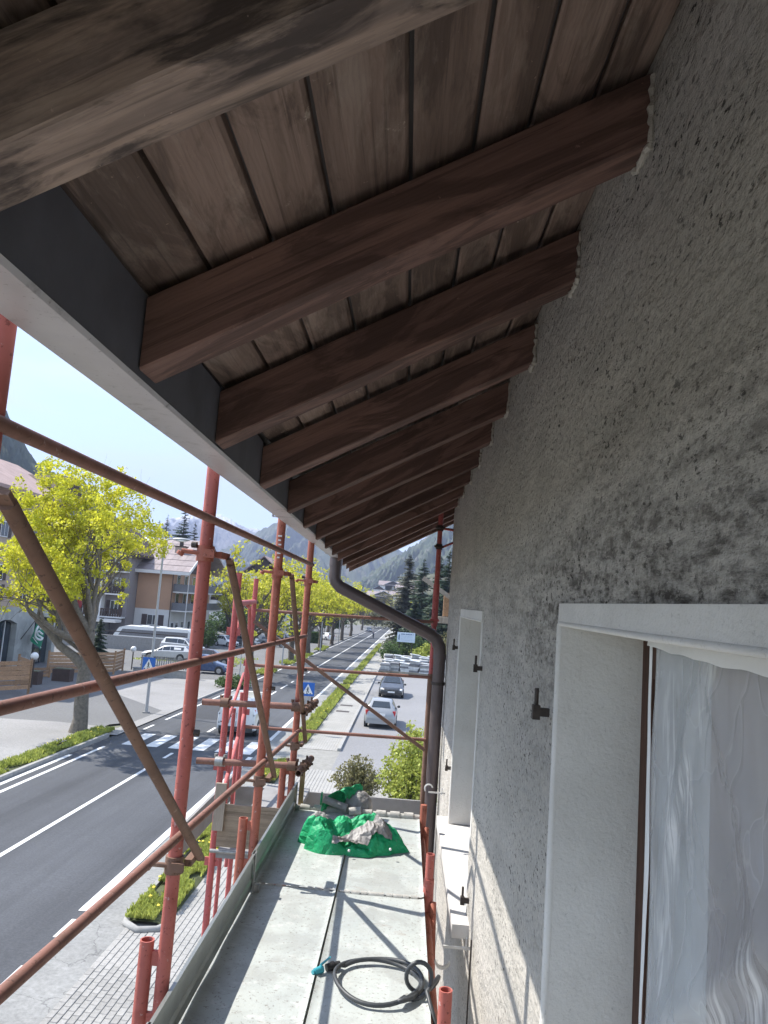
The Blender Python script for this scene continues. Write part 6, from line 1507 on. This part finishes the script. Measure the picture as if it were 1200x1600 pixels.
person('cyclist in a dark top riding along the road far away', (cx_, cy_, gz(cy_)), R_(90),
       [(-.18, 0, .98), (-.05, 0, 1.2), (.12, 0, 1.42), (.2, 0, 1.53), (.24, 0, 1.70), (.12, .2, 1.38), (.25, .26, 1.18), (.32, .24, 1.02), (.12, -.2, 1.38), (.25, -.26, 1.18), (.32, -.24, 1.02), (.15, .11, .82), (.0, .12, .42), (.1, .12, .32), (.12, -.11, .66), (-.05, -.12, .26), (.06, -.12, .18)],
       [(0, 1), (1, 2), (2, 3), (3, 4), (2, 5), (5, 6), (6, 7), (2, 8), (8, 9), (9, 10), (0, 11), (11, 12), (12, 13), (0, 14), (14, 15), (15, 16)],
       [.14, .15, .14, .06, .11, .06, .05, .04, .06, .05, .04, .09, .06, .05, .09, .06, .05], [simple('skin', (.45, .28, .2), .6), simple('dark_top', (.05, .06, .1), .8), simple('dark_trousers', (.04, .04, .05), .8)])
# ------------------------------------------------------------------ timber porch of the neighbouring house, just past the corner
tpq = thing('timber_porch', 'brown timber porch with a pale sloping beam just beyond the house corner', 'porch', (1.1, 13.4, gz(13)))
bA0, bA1 = at(661, 903, y=13), at(722, 947, y=13)
obj('sloping_beam', MB().bar(bA0, bA1, .09, .07), M['pale_wood'], tpq)
pA, pB = at(694, 926, y=13.2), at(735, 966, y=13.2)
obj('side_panel', MB().bb((pA.x, 13.15, pB.z), (pB.x + .8, 13.25, pA.z)), M['fence_wood'], tpq)
obj('floor_beam', MB().bb((pA.x - .12, 13.05, pB.z - .12), (pB.x + .8, 13.3, pB.z - .01)), M['pale_wood'], tpq)
obj('post', MB().bb((pB.x + .55, 13.31, gz(13)), (pB.x + .7, 13.45, pA.z + .4)), M['brown_timber'], tpq)
# ------------------------------------------------------------------ mountains
def forest_mat(name, c, c2, rock=None, snow=None):
    t = NT(name); v = t.coords()
    n = t.noise(v, .012, 9, .65); f = t.noise(v, .09, 5, .7)
    col = t.mix(t.ramp(n, [(.42, 0), (.60, 1)]), c, c2); col = t.mix(.6, col, t.ramp(f, [(.3, .5), (.7, 1.5)]), 'MULTIPLY')
    if rock: col = t.mix(t.ramp(t.noise(v, .02, 9, .7), [(.55, 0), (.62, .8)]), col, rock)
    if snow:
        sep = t.node('ShaderNodeSeparateXYZ'); cc = t.node('ShaderNodeTexCoord'); t.link(cc.outputs['Object'], sep.inputs[0])
        ad = t.node('ShaderNodeMath', operation='ADD'); ml = t.node('ShaderNodeMath', operation='MULTIPLY'); t.link(n, ml.inputs[0]); ml.inputs[1].default_value = 300; t.link(ml.outputs[0], ad.inputs[0]); t.link(sep.outputs['Z'], ad.inputs[1])
        mr = t.node('ShaderNodeMapRange'); t.link(ad.outputs[0], mr.inputs['Value']); mr.inputs['From Min'].default_value = snow; mr.inputs['From Max'].default_value = snow + 60
        col = t.mix(mr.outputs[0], col, (.6, .6, .62))
    return t.fin(col, .95, 0, None, .1)
def mountain(name, ridge, D, depth, mat, seed, rough=.10, spiky=0, base=-30, nu=240, nv=90):
    """ridge: photograph positions of the skyline at distance D; the slope falls towards the valley over 'depth' metres"""
    P_ = [at(px, py, y=D) for px, py in ridge]
    def sky_(u):
        k = u * (len(P_) - 1); i = min(int(k), len(P_) - 2); f = k - i; return P_[i].lerp(P_[i + 1], f)
    def fn(u, v):
        p = sky_(u); hgt = p.z - base
        if v <= .75: w = v / .75; y = D - depth * (1 - w); z = base + hgt * (w ** 1.15)
        else: w = (v - .75) / .25; y = D + depth * .6 * w; z = base + hgt * (1 - w * .6); 
        x = p.x * (y / D if v <= .75 else 1)
        e = math.sin(math.pi * min(1, v / .76)) if v <= .75 else 0
        d = noise.fractal(Vector((x / (hgt + 30) * 2.2, y / (hgt + 30) * 2.2, seed)), .9, 2.1, 5) * hgt * rough * (e * 1.6 + .16)
        d += spiky * abs(noise.noise(Vector((x * .13, y * .13, seed)))) * 1.2 + spiky * .5 * abs(noise.noise(Vector((x * .4, y * .4, seed))))
        return (x, y, z + d)
    m = MB(); m.grid(fn, nu, nv); return struct(name, m, mat, None, 180)
mountain('mountain', [(-260, 330), (-120, 470), (-40, 560), (-20, 612), (-4, 626), (6, 650), (16, 674), (30, 702), (60, 736), (120, 756), (150, 775), (175, 815), (215, 850), (300, 900)], 620, 330, forest_mat('near_forest', (.030, .045, .026), (.05, .062, .035)), 3, .09, 7, -25)
mountain('mountain', [(60, 930), (180, 905), (260, 878), (330, 868), (385, 842), (430, 818), (462, 800), (500, 792), (560, 815), (640, 870), (740, 930)], 2600, 1200, forest_mat('mid_forest', (.035, .05, .032), (.07, .08, .05), (.14, .13, .12)), 8, .13, 10, -60)
mountain('mountain', [(120, 900), (200, 840), (300, 800), (345, 806), (400, 830), (460, 850), (560, 880)], 4200, 1500, forest_mat('high_rock', (.08, .08, .08), (.14, .135, .13), (.2, .19, .19), 480), 14, .16, 14, -60)
mountain('mountain', [(470, 965), (540, 925), (580, 897), (615, 875), (650, 852), (690, 825), (740, 790), (820, 740), (960, 660)], 1500, 900, forest_mat('right_forest', (.035, .05, .032), (.065, .08, .045), (.13, .13, .11)), 21, .10, 9, -45)
mountain('valley_slope', [(380, 985), (480, 960), (560, 935), (600, 915), (650, 900), (720, 890), (800, 885)], 720, 260, forest_mat('meadow_slope', (.07, .08, .045), (.12, .11, .07)), 27, .06, 3, -16)

# ------------------------------------------------------------------ the air of the valley
hm = MB().bb((-4200, -420, -160), (4200, 8200, 1150))
hz = obj('haze', hm, NT('valley_air').m); hz['kind'] = 'stuff'
ht = hz.data.materials[0].node_tree; ht.nodes.remove(ht.nodes['Principled BSDF'])
pv = ht.nodes.new('ShaderNodeVolumePrincipled'); pv.inputs['Color'].default_value = (.60, .70, 1, 1); pv.inputs['Density'].default_value = .00022; pv.inputs['Anisotropy'].default_value = .0
ht.links.new(pv.outputs[0], ht.nodes['Material Output'].inputs['Volume'])
